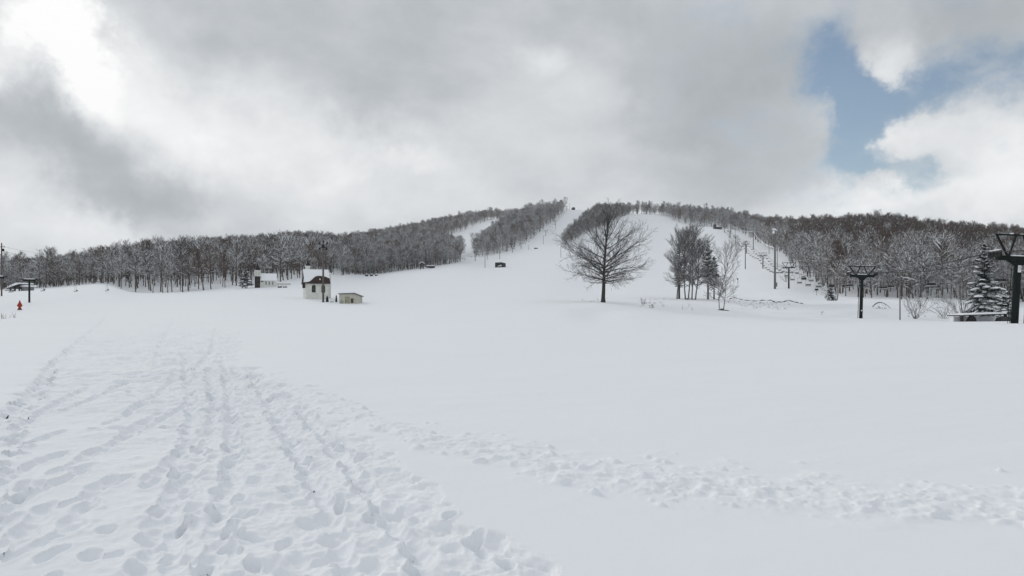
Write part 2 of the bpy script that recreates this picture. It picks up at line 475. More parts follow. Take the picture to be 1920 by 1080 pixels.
def build_ground():
    a = np.linspace(0, R(39.5), 460)
    b = R(39.5) + np.cumsum(np.linspace(R(0.15), R(3.0), 32))
    b = b[b < R(88)]
    c = np.linspace(R(90), R(180), 22)
    half = np.concatenate([a, b, c])
    th = np.concatenate([-half[::-1][1:], half[1:]]) if False else np.concatenate([-half[1:-1][::-1], half])
    r = [1.0, 1.8, 2.5, 3.0, 3.3]
    while r[-1] < 24:
        r.append(r[-1] * 1.0038)
    while r[-1] < 90:
        r.append(r[-1] * 1.009)
    while r[-1] < 1250:
        r.append(r[-1] * 1.010)
    while r[-1] < 9000:
        r.append(r[-1] * 1.12)
    r = np.array(r)
    nr, nt_ = len(r), len(th)
    RR, TT = np.meshgrid(r, th, indexing='ij')
    X = RR * np.sin(TT)
    Y = RR * np.cos(TT)
    Z = ground(X, Y)
    # ---- relief near the camera
    k1 = int(np.searchsorted(r, 95))
    j0, j1 = np.searchsorted(th, -R(60)), np.searchsorted(th, R(60))
    x, y, rr = X[:k1, j0:j1], Y[:k1, j0:j1], RR[:k1, j0:j1]
    px = CX + FPX * x / y
    py = HZ + CAMH * FPX / y
    wob = fbm(x * 1.1, y * 0.8, 3)
    wp = np.clip(rr / 8, 0.6, 1.5)
    qx = px + wob * 60 / wp + fbm(x * 5, y * 5, 2) * 26 / wp
    qy = py + fbm(x * 1.3 + 50, y * 1.3, 3) * 26 / wp
    mask = np.zeros(x.shape)
    for (ox, oy) in ((0, 0), (7, 0), (-7, 0), (0, 5), (0, -5), (12, 4), (-12, -4), (5, -8), (-5, 8)):
        mask += pip(qx + ox, qy + oy, TROD)
    mask /= 9
    mask *= np.clip((92 - rr) / 40, 0, 1)
    fade = np.clip(1.3 - rr / 80, 0.6, 1)
    side = np.clip((px - 120) / 420, 0, 1)          # rougher to the right of the trail
    h = np.zeros(x.shape)
    h += 0.022 * fbm(x * 0.35, y * 0.35, 3)
    h += 0.004 * fbm(x * 3, y * 3, 2)
    h -= mask * 0.06 * fade
    rough = 0.045 * fbm(x * 1.3, y * 1.3, 2) + 0.040 * fbm(x * 4.2, y * 4.2, 3) * (0.25 + 0.75 * side) + 0.014 * fbm(x * 13, y * 13, 3) * (0.5 + side)
    rough = rough * (1 + np.clip((rr - 9) / 9, 0, 2.2)) + np.clip((rr - 10) / 12, 0, 1) * 0.05 * fbm(x * 2.6, y * 1.7, 3)
    h += mask * rough * fade
    # churned bands of lumps where somebody crossed
    for pts, amp in (([(470, 690), (540, 722), (610, 752), (720, 797), (850, 842), (1000, 866), (1200, 902), (1400, 920), (1600, 935), (1800, 948), (2300, 968)],
                      [0.035, 0.05, 0.06, 0.075, 0.08, 0.08, 0.08, 0.075, 0.07, 0.065, 0.06]),):
        pxs = [p[0] for p in pts]
        c_ = np.interp(px, pxs, [p[1] for p in pts]) + 16 * fbm(x * 0.9, y * 0.9, 2)
        hw = np.interp(px, [470, 720, 850, 1200, 1800], [9, 16, 22, 30, 30])
        d = (py - c_) / hw * (1 + 0.8 * fbm(x * 2.2, y * 2.2, 2))
        on = np.clip((px - 460) / 80, 0, 1) * (px > 455)
        m2 = np.exp(-(np.abs(d) / 0.95) ** 3) * on * (1 - mask)
        lump = np.clip(fbm(x * 4.6, y * 4.6, 3) + 0.12, -0.10, 1) * 0.055 + np.clip(fbm(x * 9 + 3, y * 9, 3), 0, 1) * 0.05
        h += m2 * (lump + 0.012)
        h += np.exp(-((np.abs(d) - 1.0) / 0.25) ** 2) * on * (1 - mask) * np.clip(fbm(x * 5.5 + 80, y * 5.5, 2) - 0.22, 0, 1) * 0.20
    # grooves and boot holes
    rng = random.Random(11)
    stamps = []
    R_, T_ = r[:k1], th[j0:j1]

    def stamp(wx, wy, ang, la, lb, depth, sharp=2.0, rim=0.25):
        stamps.append((wx, wy, ang, la, lb, depth, sharp, rim))

    def trail(pp, depth, width, holes=0.6, step=0.42, hd=0.08):
        w = [flat(*p) for p in pp]
        for (ax, ay), (bx, by) in zip(w, w[1:]):
            d = math.hypot(bx - ax, by - ay)
            ang = math.atan2(by - ay, bx - ax)
            n = max(1, int(d / (width * 0.8)))
            for q in range(n):
                t = (q + 0.5) / n
                g = rng.uniform(0.4, 1.0)
                stamp(ax + (bx - ax) * t + rng.gauss(0, width * 0.15), ay + (by - ay) * t, ang, width * 1.2, width * 0.55 * rng.uniform(0.7, 1.2), depth * g * 1.35, 3.2, 0.22)
            n = max(1, int(d / step))
            for q in range(n):
                if rng.random() < holes:
                    t = (q + rng.uniform(0.2, 0.8)) / n
                    s = rng.choice((-1, 1)) * width * rng.uniform(0.2, 0.7)
                    stamp(ax + (bx - ax) * t - math.sin(ang) * s, ay + (by - ay) * t + math.cos(ang) * s, ang + rng.gauss(0, 0.25),
                          rng.uniform(0.13, 0.18), rng.uniform(0.055, 0.08), hd * rng.uniform(0.6, 1.3), 4.0, 0.3)

    for p in ([(345, 665), (352, 720), (362, 780), (338, 880), (300, 960), (270, 1075), (250, 1200)],
              [(420, 680), (432, 745), (436, 820), (440, 890), (408, 965), (388, 1075), (370, 1200)],
              [(470, 700), (528, 795), (560, 850), (602, 910), (640, 1000), (670, 1080)],
              [(560, 760), (640, 850), (700, 925), (760, 1000), (830, 1080)],
              [(390, 690), (405, 760), (372, 850), (325, 960), (318, 1075)]):
        trail(p, 0.055, 0.16, 0.75, 0.38, 0.10)
    for p in ([(120, 765), (180, 742), (236, 712)], [(60, 822), (117, 803)], [(150, 850), (240, 812), (345, 756)], [(100, 878), (190, 838), (300, 765)],
              [(0, 945), (90, 905), (172, 868)], [(95, 945), (160, 922), (232, 886)], [(0, 1015), (60, 975), (92, 935)], [(30, 1030), (120, 985), (170, 930)],
              [(0, 900), (60, 862), (120, 840)], [(30, 800), (90, 765), (160, 722)], [(200, 790), (290, 740), (330, 700)], [(280, 900), (330, 850), (380, 800)]):
        trail(p, 0.06, 0.15, 0.18, 0.5, 0.06)
    trail([(205, 602), (150, 640), (95, 690), (50, 752), (0, 792), (-120, 870)], 0.06, 0.22, 0.8, 0.5, 0.13)
    trail([(100, 690), (60, 765), (35, 800), (22, 870), (25, 935), (-40, 1050)], 0.02, 0.14, 0.9, 0.55, 0.12)
    trail([(330, 600), (300, 650), (290, 700)], 0.03, 0.2, 0.8, 0.5, 0.08)
    trail([(405, 620), (400, 660), (372, 690)], 0.04, 0.22, 0.9, 0.4, 0.10)
    for q in range(420):
        ppx, ppy = rng.uniform(-60, 1050), 596 + 500 * rng.random() ** 1.9
        if not pip(np.array([ppx]), np.array([ppy]), TROD)[0]:
            continue
        if ppx < 330 and ppy > 720 and rng.random() < 0.72:
            continue
        wx, wy = flat(ppx, ppy)
        stamp(wx, wy, math.atan2(wy, wx) + rng.gauss(0, 0.6), rng.uniform(0.09, 0.17), rng.uniform(0.045, 0.08), rng.uniform(0.025, 0.085), rng.choice((2.5, 4.0, 6.0)), 0.15)
    hole = np.zeros(x.shape)
    lip = np.zeros(x.shape)
    chips = []
    for (wx, wy, ang, la, lb, dep, sh, rim) in stamps:
        rad = 2.0 * max(la, lb)
        rd = math.hypot(wx, wy)
        i0, i1 = np.searchsorted(R_, rd - rad), np.searchsorted(R_, rd + rad)
        ta = math.atan2(wx, wy)
        q0, q1 = np.searchsorted(T_, ta - rad / rd), np.searchsorted(T_, ta + rad / rd)
        if i1 <= i0 or q1 <= q0:
            continue
        sx, sy = x[i0:i1, q0:q1] - wx, y[i0:i1, q0:q1] - wy
        wv = 1 + 0.5 * fbm((sx + wx) * 6, (sy + wy) * 6, 2)
        u = (sx * math.cos(ang) + sy * math.sin(ang)) / la * wv
        v = (-sx * math.sin(ang) + sy * math.cos(ang)) / lb * wv
        d = np.sqrt(u * u + v * v)
        hv = hole[i0:i1, q0:q1]
        np.maximum(hv, dep * np.exp(-d ** sh), out=hv)
        lv = lip[i0:i1, q0:q1]
        np.maximum(lv, dep * rim * np.exp(-((d - 1.4) / 0.35) ** 2), out=lv)
        if dep > 0.085 and rng.random() < 0.2 and rd < 22:
            chips.append(((i0 + i1) // 2, (q0 + q1) // 2))
    h += np.where(hole > 0.012, 0, lip) - hole
    h -= np.clip(hole - 0.05, 0, 1) * np.clip(fbm(x * 9, y * 9, 2) + 0.2, 0, 1) * 0.8
    Z[:k1, j0:j1] += h
    for (ci_, cj_) in chips:
        DIRT.append((X[ci_, j0 + cj_], Y[ci_, j0 + cj_], Z[ci_, j0 + cj_]))
    # wind ripple and swell further out
    near = np.clip((RR - 4) / 6, 0, 1) * np.clip((120 - RR) / 60, 0, 1)
    rx = X * 0.94 + Y * 0.34
    ry = -X * 0.34 + Y * 0.94
    Z += near * (0.010 * fbm(rx * 0.5, ry * 1.6, 3) + 0.03 * fbm(rx * 0.12, ry * 0.3, 2))
    far = np.clip((RR - 20) / 30, 0, 1) * np.clip((900 - RR) / 400, 0, 1)
    Z += far * (0.05 * fbm(X * 0.10, Y * 0.10, 3) + 0.10 * fbm(X * 0.03, Y * 0.03, 2))
    V = np.empty((nr * nt_ + 1, 3))
    V[:-1, 0] = X.ravel()
    V[:-1, 1] = Y.ravel()
    V[:-1, 2] = Z.ravel()
    V[-1] = (0, 0, 0)
    ii, jj = np.meshgrid(np.arange(nr - 1), np.arange(nt_), indexing='ij')
    jn = (jj + 1) % nt_
    Q = np.stack([ii * nt_ + jj, ii * nt_ + jn, (ii + 1) * nt_ + jn, (ii + 1) * nt_ + jj], -1).reshape(-1, 4)
    t = np.arange(nt_)
    TRI = np.stack([np.full(nt_, nr * nt_), (t + 1) % nt_, t], -1)
    me = bpy.data.meshes.new('snow_field')
    me.vertices.add(len(V))
    me.vertices.foreach_set('co', V.ravel())
    nl = Q.size + TRI.size
    me.loops.add(nl)
    me.loops.foreach_set('vertex_index', np.concatenate([Q[:, ::-1].ravel(), TRI[:, ::-1].ravel()]))
    me.polygons.add(len(Q) + len(TRI))
    me.polygons.foreach_set('loop_start', np.concatenate([np.arange(len(Q)) * 4, Q.size + np.arange(len(TRI)) * 3]))
    me.polygons.foreach_set('use_smooth', np.ones(len(Q) + len(TRI), bool))
    me.update(calc_edges=True)
    me.validate()
    if me.polygons[0].normal.z < 0:
        me.flip_normals()
    me.materials.append(M['snow'])
    o = bpy.data.objects.new('snow_ground', me)
    o['kind'] = 'structure'
    COL.objects.link(o)
    return o


build_ground()

# ------------------------------------------------------------------ mesh helpers


class MB:
    def __init__(self):
        self.v, self.f = [], []

    def add(self, vs, fs):
        b = len(self.v)
        self.v.extend([tuple(p) for p in vs])
        self.f.extend([tuple(i + b for i in f) for f in fs])

    def box(self, c, s, rz=0.0, mtx=None, ch=0.0):
        x, y, z = s[0] / 2, s[1] / 2, s[2] / 2
        if ch > 0:
            vs = []
            for zz, k in ((-z, ch), (-z + ch, 0), (z - ch, 0), (z, ch)):
                vs += [(-x + k, -y + k, zz), (x - k, -y + k, zz), (x - k, y - k, zz), (-x + k, y - k, zz)]
            fs = [(3, 2, 1, 0), (12, 13, 14, 15)]
            for l in range(3):
                for q in range(4):
                    a, b = l * 4 + q, l * 4 + (q + 1) % 4
                    fs.append((a, b, b + 4, a + 4))
        else:
            vs = [(-x, -y, -z), (x, -y, -z), (x, y, -z), (-x, y, -z), (-x, -y, z), (x, -y, z), (x, y, z), (-x, y, z)]
            fs = [(3, 2, 1, 0), (4, 5, 6, 7), (0, 1, 5, 4), (1, 2, 6, 5), (2, 3, 7, 6), (3, 0, 4, 7)]
        m = Matrix.Translation(c) @ (mtx if mtx else Matrix.Rotation(rz, 4, 'Z'))
        self.add([m @ Vector(p) for p in vs], fs)
        return self

    def tube(self, pts, rad, n=8, cap=True, up=Vector((0, 0, 1)), phase=None):
        pts = [Vector(p) for p in pts]
        if not isinstance(rad, (list, tuple)):
            rad = [rad] * len(pts)
        d_all = pts[-1] - pts[0]
        if d_all.length > 1e-6 and abs(d_all.normalized().dot(up)) > 0.85:
            up = Vector((1, 0.1, 0))
        vs, fs = [], []
        for k, p in enumerate(pts):
            t = (pts[min(k + 1, len(pts) - 1)] - pts[max(k - 1, 0)])
            if t.length < 1e-9:
                t = Vector((0, 0, 1))
            t.normalize()
            s = t.cross(up)
            if s.length < 0.05:
                s = t.cross(Vector((0.1, 1, 0.05)))
            s.normalize()
            w = s.cross(t)
            for q in range(n):
                a = 2 * math.pi * q / n + (phase if phase is not None else (math.pi / 2))
                vs.append(p + s * (math.cos(a) * rad[k]) + w * (math.sin(a) * rad[k]))
        for k in range(len(pts) - 1):
            for q in range(n):
                a, b = k * n + q, k * n + (q + 1) % n
                fs.append((a, b, b + n, a + n))
        if cap:
            fs.append(tuple(range(n - 1, -1, -1)))
            fs.append(tuple(range((len(pts) - 1) * n, len(pts) * n)))
        self.add(vs, fs)
        return self

    def bar(self, a, b, w, h=None):
        a, b = Vector(a), Vector(b)
        d = b - a
        h = h or w
        q = d.to_track_quat('X', 'Z').to_matrix().to_4x4()
        return self.box((a + b) / 2, (d.length, w, h), mtx=q)

    def lathe(self, prof, c=(0, 0, 0), n=16, axis=None):
        vs, fs = [], []
        m = axis if axis else Matrix.Identity(4)
        for (r, z) in prof:
            for q in range(n):
                a = 2 * math.pi * q / n
                vs.append(Vector(c) + (m @ Vector((r * math.cos(a), r * math.sin(a), z))))
        for k in range(len(prof) - 1):
            for q in range(n):
                a, b = k * n + q, k * n + (q + 1) % n
                fs.append((a, b, b + n, a + n))
        fs.append(tuple(range(n - 1, -1, -1)))
        fs.append(tuple(range((len(prof) - 1) * n, len(prof) * n)))
        self.add(vs, fs)
        return self

    def prism(self, poly, y0, y1, m=None):
        """poly in (x, z), pushed from y0 to y1"""
        n = len(poly)
        vs = [Vector((p[0], y0, p[1])) for p in poly] + [Vector((p[0], y1, p[1])) for p in poly]
        if m:
            vs = [m @ v for v in vs]
        fs = [tuple(range(n)), tuple(range(2 * n - 1, n - 1, -1))]
        for k in range(n):
            a, b = k, (k + 1) % n
            fs.append((b, a, a + n, b + n))
        self.add(vs, fs)
        return self

    def blob(self, c, s, rng, n=10, rings=6, rough=0.15, mtx=None):
        vs, fs = [], []
        for k in range(rings + 1):
            ph = math.pi * k / rings
            for q in range(n):
                a = 2 * math.pi * q / n
                j = 1 + (rng.uniform(-rough, rough) if 0 < k < rings else 0)
                p = Vector((s[0] * math.sin(ph) * math.cos(a) * j, s[1] * math.sin(ph) * math.sin(a) * j, s[2] * math.cos(ph)))
                if mtx:
                    p = mtx @ p
                vs.append(Vector(c) + p)
        for k in range(rings):
            for q in range(n):
                a, b = k * n + q, k * n + (q + 1) % n
                fs.append((a, a + n, b + n, b))
        self.add(vs, fs)
        return self

    def mesh(self, name, mat, smooth=False):
        me = bpy.data.meshes.new(name)
        me.from_pydata([tuple(p) for p in self.v], [], self.f)
        me.update()
        if smooth:
            me.polygons.foreach_set('use_smooth', [True] * len(me.polygons))
        if mat is not None:
            me.materials.append(mat)
        return me

    def build(self, name, mat, parent=None, smooth=False):
        o = bpy.data.objects.new(name, self.mesh(name, mat, smooth))
        COL.objects.link(o)
        if parent:
            o.parent = parent
        return o


def thing(name, loc, label, cat, group=None, rz=0.0):
    o = bpy.data.objects.new(name, None)
    o.empty_display_size = 0.3
    o.location = loc
    o.rotation_euler = (0, 0, rz)
    tag(o, label, cat, group)
    COL.objects.link(o)
    return o


def tag(o, label, cat, group=None):
    o['label'] = label
    o['category'] = cat
    if group:
        o['group'] = group
    return o


def stuff(o):
    o['kind'] = 'stuff'
    return o


def copy_tree(root, label=None, group=None):
    c = root.copy()
    COL.objects.link(c)
    for ch in root.children:
        d = ch.copy()
        COL.objects.link(d)
        d.parent = c
        for g in ch.children:
            e = g.copy()
            COL.objects.link(e)
            e.parent = d
    if label:
        c['label'] = label
    if group:
        c['group'] = group
    return c


# ------------------------------------------------------------------ trees


def stem(rng, p, d, L, r0, r1, n, up, wig):
    pts, rad = [p.copy()], [r0]
    d = d.normalized()
    for k in range(n):
        d = (d + Vector((rng.gauss(0, wig), rng.gauss(0, wig), rng.gauss(0, wig) + up / n))).normalized()
        pts.append(pts[-1] + d * (L / n))
        rad.append(r0 + (r1 - r0) * ((k + 1) / n) ** 0.8)
    return pts, rad


def along(pts, t):
    f = t * (len(pts) - 1)
    k = min(int(f), len(pts) - 2)
    a = f - k
    return pts[k].lerp(pts[k + 1], a), (pts[k + 1] - pts[k]).normalized(), k, a


def side_dir(rng, d, ang, up=0.0, flat_=0.0):
    o = Vector((rng.gauss(0, 1), rng.gauss(0, 1), rng.gauss(0, 1) * (1 - flat_)))
    o = o - d * o.dot(d)
    if o.length < 1e-3:
        o = Vector((d.y, -d.x, 0.01))
    o.normalize()
    return (d * math.cos(ang) + o * math.sin(ang) + Vector((0, 0, up))).normalized()


def snow_strip(S, rng, pts, r, t0, t1):
    n = max(2, int((t1 - t0) * 6) + 1)
    lp = [along(pts, min(t0 + (t1 - t0) * q / n, 0.999))[0] + Vector((0, 0, r * 0.6)) for q in range(n + 1)]
    S.tube(lp, [r * (0.25 if q in (0, n) else rng.uniform(0.7, 1.2)) for q in range(n + 1)], 4, cap=False)


def grow_tree(seed, H, RAD, cb, env, n1, el, n2, n3, n4=0, tr=None, bend=0.0, fat=1.0, up2=0.15, lean=0.03, trunk_top=1.0, a2=42, sides=4, w1=0.07, base=Vector((0, 0, 0)), d0=None, mbs=None, snow=None, sr=0.075, sp=0.6, outline=None):
    """one bare tree: returns the trunk mesh builder and the crown mesh builder"""
    rng = random.Random(seed)
    T, C = mbs if mbs else (MB(), MB())
    tr = tr or H * 0.0125
    tp, trd = stem(rng, base + Vector((0, 0, -0.6)), d0 or Vector((rng.gauss(0, lean), rng.gauss(0, lean), 1)), (H + 0.6) * trunk_top, tr * 1.15, tr * 0.12, 14, 0.35, 0.035)
    trd[0] = tr * 1.6
    T.tube(tp, trd, 7)
    az = rng.uniform(0, 6.28)
    for i in range(n1):
        t = cb + (0.985 - cb) * ((i + rng.uniform(0, 0.8)) / n1)
        p, d, k, a = along(tp, min(t / 1.0, 0.995))
        h = t
        az += 2.39996 + rng.gauss(0, 0.35)
        e = R(np.interp(h, [cb, 1.0], el) + rng.gauss(0, 6))
        e = max(e, R(-10))
        dr = Vector((math.cos(az) * math.cos(e), math.sin(az) * math.cos(e), math.sin(e)))
        reach = RAD * np.interp(h, env[0], env[1]) * rng.uniform(0.78, 1.12)
        if outline:
            ze = cb + (1.0 - cb) * ((i + 0.5 + rng.uniform(-0.4, 0.4)) / n1) ** 1.12
            zs = cb + (ze - cb) * (np.interp(ze, [0.2, 0.6, 1.0], [0.30, 0.40, 0.74]) + rng.uniform(-0.09, 0.09))
            p, d, k, a = along(tp, min((zs * H + 0.6) / (H + 0.6), 0.99))
            reach = RAD * np.interp(ze, outline[0], outline[1]) * (rng.uniform(0.82, 1.06) if rng.random() < 0.7 else rng.uniform(0.45, 0.8))
            rise = (ze - zs) * H
            e = math.atan2(rise, reach)
            dr = Vector((math.cos(az) * math.cos(e), math.sin(az) * math.cos(e), math.sin(e)))
            L1_out = math.hypot(reach, rise) * 0.93
            rt = trd[k] + (trd[k + 1] - trd[k]) * a
        L1 = L1_out if outline else min(reach / max(math.cos(e), 0.42), max(0.3, (H * rng.uniform(0.97, 1.03) - (p.z - base.z)) / max(0.15, math.sin(e) + 0.5 * max(bend, 0))))
        rt = trd[k] + (trd[k + 1] - trd[k]) * a
        r1 = min(rt * 0.62, 0.012 * L1 + 0.02) * fat
        n_s = 6
        b1, q1 = stem(rng, p, dr, L1, r1, 0.012 * fat, n_s, bend, w1)
        C.tube(b1, q1, sides, cap=False)
        if snow is not None and rng.random() < sp and e < R(72):
            snow_strip(snow, rng, b1, sr * rng.uniform(0.8, 1.3), rng.uniform(0.1, 0.4), rng.uniform(0.7, 0.95))
        for j in range(max(2, int(n2 * (0.4 + 0.6 * L1 / RAD)))):
            t2 = 0.18 + 0.82 * ((j + rng.random()) / max(2, int(n2 * (0.4 + 0.6 * L1 / RAD))))
            p2, dd, k2, a_2 = along(b1, min(t2, 0.99))
            L2 = L1 * rng.uniform(0.28, 0.5) * (1.12 - 0.7 * t2) + 0.25
            dr2 = side_dir(rng, dd, R(a2 + rng.gauss(0, 9)), up2, 0.35)
            rr = min(q1[k2] * 0.7, (0.008 * L2 + 0.012) * fat)
            b2, q2 = stem(rng, p2, dr2, L2, rr, 0.009 * fat, 4, bend * 0.5 + 0.12, w1 * 1.15)
            C.tube(b2, q2, 4 if sides > 3 else 3, cap=False)
            if snow is not None and rng.random() < sp and dr2.z < 0.9:
                snow_strip(snow, rng, b2, sr * rng.uniform(0.5, 1.0), rng.uniform(0.0, 0.3), rng.uniform(0.6, 0.95))
            m3 = max(2, int(n3 * (0.35 + 0.65 * min(1, L2 / (0.4 * RAD)))))
            for q in range(m3):
                t3 = 0.15 + 0.85 * ((q + rng.random()) / m3)
                p3, d3, k3, _ = along(b2, min(t3, 0.99))
                L3 = L2 * rng.uniform(0.3, 0.55) * (1.15 - 0.6 * t3) + 0.15
                dr3 = side_dir(rng, d3, R(38 + rng.gauss(0, 9)), up2, 0.2)
                b3, q3 = stem(rng, p3, dr3, L3, 0.011 * fat, 0.006 * fat, 2, 0.08, 0.12)
                C.tube(b3, q3, 3, cap=False, phase=rng.uniform(0, 6.28))
                for w in range(n4):
                    p4, d4, _, _ = along(b3, rng.uniform(0.2, 0.98))
                    b4, q4 = stem(rng, p4, side_dir(rng, d4, R(36), up2 * 0.6, 0.1), L3 * rng.uniform(0.4, 0.7), 0.008 * fat, 0.005 * fat, 1, 0.0, 0.1)
                    C.tube(b4, q4, 3, cap=False, phase=rng.uniform(0, 6.28))
    return T, C


def spruce(seed, H, RAD, tiers, per, cb=0.06, snow=0.75, droop=0.5, snow_mb=None):
    """trunk, needled boughs and the snow lying on them"""
    rng = random.Random(seed)
    T, C, S = MB(), MB(), MB()
    T.tube([(0, 0, -0.5), (0, 0, H * 0.5), (0, 0, H * 0.98)], [H * 0.018, H * 0.011, 0.02], 7)
    for i in range(tiers):
        h = cb + (1 - cb) * (i / tiers) ** 0.92
        z0 = H * h
        Lm = (RAD * (1 - h) ** 0.85 + 0.16) * min(1.0, 0.5 + 3.5 * i / tiers) * rng.uniform(0.86, 1.1)
        m = max(4, int(per * (0.45 + 0.55 * (1 - h))))
        ph = rng.uniform(0, 6.28)
        for j in range(m):
            az = ph + 2 * math.pi * j / m + rng.gauss(0, 0.16)
            L = Lm * rng.uniform(0.58, 1.2)
            zz = z0 + rng.gauss(0, 0.15) * H / 8
            e0 = R(np.interp(h, [0, 1], [-8, 48]) + rng.gauss(0, 9))
            pts = []
            ns = 6
            for k in range(ns + 1):
                s = k / ns
                e = e0 - droop * s + droop * 0.7 * max(0, s - 0.72)
                if k == 0:
                    pts.append(Vector((0, 0, zz)))
                else:
                    pts.append(pts[-1] + Vector((math.cos(az) * math.cos(e), math.sin(az) * math.cos(e), math.sin(e))) * (L / ns))
            C.tube(pts, [0.03, 0.027, 0.024, 0.02, 0.017, 0.014, 0.01], 4, cap=False)
            sd = Vector((-math.sin(az), math.cos(az), 0))
            for k in range(1, ns * 2 + 1):
                s = k / (ns * 2)
                p, d, _, _ = along(pts, min(s, 0.995))
                wl = L * 0.36 * (1.05 - s) * (0.4 + s) * 1.5 + 0.10
                for sg in (-1, 1):
                    for rep in range(2):
                        w_ = wl * rng.uniform(0.7, 1.2)
                        tip = p + sd * sg * w_ * 0.82 + d * w_ * 0.55 + Vector((0, 0, -w_ * rng.uniform(0.12, 0.5)))
                        wd = 0.045 + 0.05 * w_
                        n = d * wd
                        b = len(C.v)
                        mid = p.lerp(tip, 0.55) + Vector((0, 0, 0.02))
                        C.add([p, mid + n, tip, mid - n, mid + Vector((0, 0, -0.05 - 0.10 * w_))], [(0, 3, 2, 1), (0, 1, 4), (1, 2, 4), (2, 3, 4), (3, 0, 4)])
            if rng.random() < snow * 0.85:
                k0 = rng.uniform(0.25, 0.45)
                k1 = rng.uniform(0.85, 1.02)
                lp = [along(pts, min(k0 + (k1 - k0) * q / 5, 0.999))[0] for q in range(6)]
                wr = (L * 0.15 + 0.05) * rng.uniform(0.6, 1.35)
                vs, fs = [], []
                for q, p in enumerate(lp):
                    wq = wr * math.sin(math.pi * (q + 0.7) / 6.4) * rng.uniform(0.7, 1.25)
                    hq = wq * 0.42 + 0.02
                    for (u, v) in ((-1.25, -0.35), (-0.75, 0.55), (0.1, 1.0), (0.8, 0.5), (1.25, -0.35)):
                        vs.append(p + sd * wq * u + Vector((0, 0, 0.03 + hq * v)))
                for q in range(5):
                    for u in range(4):
                        a = q * 5 + u
                        fs.append((a, a + 5, a + 6, a + 1))
                    fs.append((q * 5 + 4, q * 5 + 9, q * 5 + 5, q * 5))
                fs.append((0, 1, 2, 3, 4))
                fs.append((29, 28, 27, 26, 25))
                S.add(vs, fs)
    return T, C, S


def put_tree(T, C, mat, loc, label, group=None, rz=0.0, S=None, name='bare_tree', cat='tree', crown_mat=None):
    root = thing(name, loc, label, cat, group, rz)
    T.build('trunk', mat, root, True)
    C.build('crown', crown_mat or mat, root)
    if S and S.v:
        stuff(S.build('snow_cap', M['snowcap'], root, True))
    return root


ENV_LONE = ([0.0, 0.17, 0.3, 0.5, 0.7, 0.88, 1.0], [0.8, 0.92, 1.0, 0.86, 0.60, 0.34, 0.12])
# the open-grown tree on its knoll
ENV_ROUND = ([0.0, 0.15, 0.3, 0.5, 0.7, 0.88, 1.0], [0.55, 0.86, 1.0, 0.97, 0.82, 0.58, 0.2])
p = hit(1131, 567, 90, 140)
k = p.y / FPX
T, C = grow_tree(21, 189 * k, 92 * k, 0.19, ENV_LONE, 54, (14, 62), 11, 9, 2, tr=0.35, bend=0.05, fat=1.22, up2=0.10, a2=36, w1=0.06,
                 outline=([0.18, 0.24, 0.32, 0.45, 0.6, 0.75, 0.88, 1.0], [0.50, 0.80, 0.95, 1.0, 0.98, 0.84, 0.60, 0.22]))
put_tree(T, C, M['bark_lone'], p, 'big bare tree with a broad round crown standing alone on the snow slope')

# clump of slender stems with rising twigs, right of it
ENV_EGG = ([0.0, 0.2, 0.4, 0.6, 0.8, 1.0], [0.5, 0.9, 1.0, 0.85, 0.55, 0.15])
q = hit(1292, 562, 100, 150)
kk = q.y / FPX


def at_off(dx, dy=0.0):
    x, y = q.x + dx * kk, q.y + dy
    return Vector((x, y, gz(x, y)))


T, C, SS = MB(), MB(), MB()
for s_, dx, top, dd in ((31, -6, 134, (-0.12, 0.02)), (32, -1, 140, (-0.02, -0.03)), (33, 5, 136, (0.10, 0.03)), (34, 11, 112, (0.22, -0.02))):
    grow_tree(s_, top * kk, 40 * kk, 0.20, ENV_EGG, 30, (14, 68), 10, 8, 1, tr=0.15, bend=0.30, fat=1.55, up2=0.28, a2=30, w1=0.05,
              base=Vector((dx * kk, 0, 0)), d0=Vector((dd[0], dd[1], 1)), mbs=(T, C), snow=SS, sr=0.034)
put_tree(T, C, M['bark_grey'], q, 'clump of slender bare stems sharing one dark root base, right of the lone tree', cat='tree', S=SS)
T, C = grow_tree(35, 128 * kk, 34 * kk, 0.20, ENV_EGG, 30, (14, 68), 9, 7, 1, tr=0.15, bend=0.30, fat=1.5, up2=0.25, a2=30, w1=0.05)
put_tree(T, C, M['bark_grey'], at_off(-17, 2.5), 'bare single-stemmed tree at the left edge of the stem clump')
T, C, S = spruce(36, 116 * kk, 17 * kk, 26, 10, cb=0.22, snow=0.25, droop=0.35)
put_tree(T, C, M['needles_red'], at_off(-8, 5), 'slim rusty larch hidden among the bare stems of the clump', S=S, name='larch')
T, C, S = spruce(37, 112 * kk, 26 * kk, 22, 12, cb=0.30, snow=0.45, droop=0.45)
put_tree(T, C, M['needles'], at_off(43, 3), 'dark spruce with a bare lower trunk right of the stem clump', S=S, name='spruce')
T, C, S = spruce(38, 84 * kk, 22 * kk, 18, 11, cb=0.30, snow=0.5, droop=0.45)
put_tree(T, C, M['needles'], at_off(57, 4), 'smaller spruce pressed against the right side of the dark spruce', S=S, name='spruce')
T, C = grow_tree(39, 112 * kk, 42 * kk, 0.18, ENV_ROUND, 22, (28, 62), 8, 6, 1, tr=0.12, bend=0.22, fat=1.6, up2=0.2, a2=32, d0=Vector((0.22, 0, 1)))
put_tree(T, C, M['bark_grey'], at_off(54, 0), 'young bare tree leaning right with long arching twigs beside the spruces')
clump_root = next(o for o in bpy.data.objects if o.get('label', '').startswith('clump of slender'))
rg_ = random.Random(14)
MB().blob((0, 0, 0.02), (0.85, 0.5, 0.34), rg_, 12, 6, 0.25).blob((0.95, 0.2, -0.05), (0.45, 0.35, 0.24), rg_, 10, 5, 0.25).build('root_base', M['bark_dark'], clump_root)
q2 = hit(1352, 582, 90, 140)
k2 = q2.y / FPX
T, C = MB(), MB()
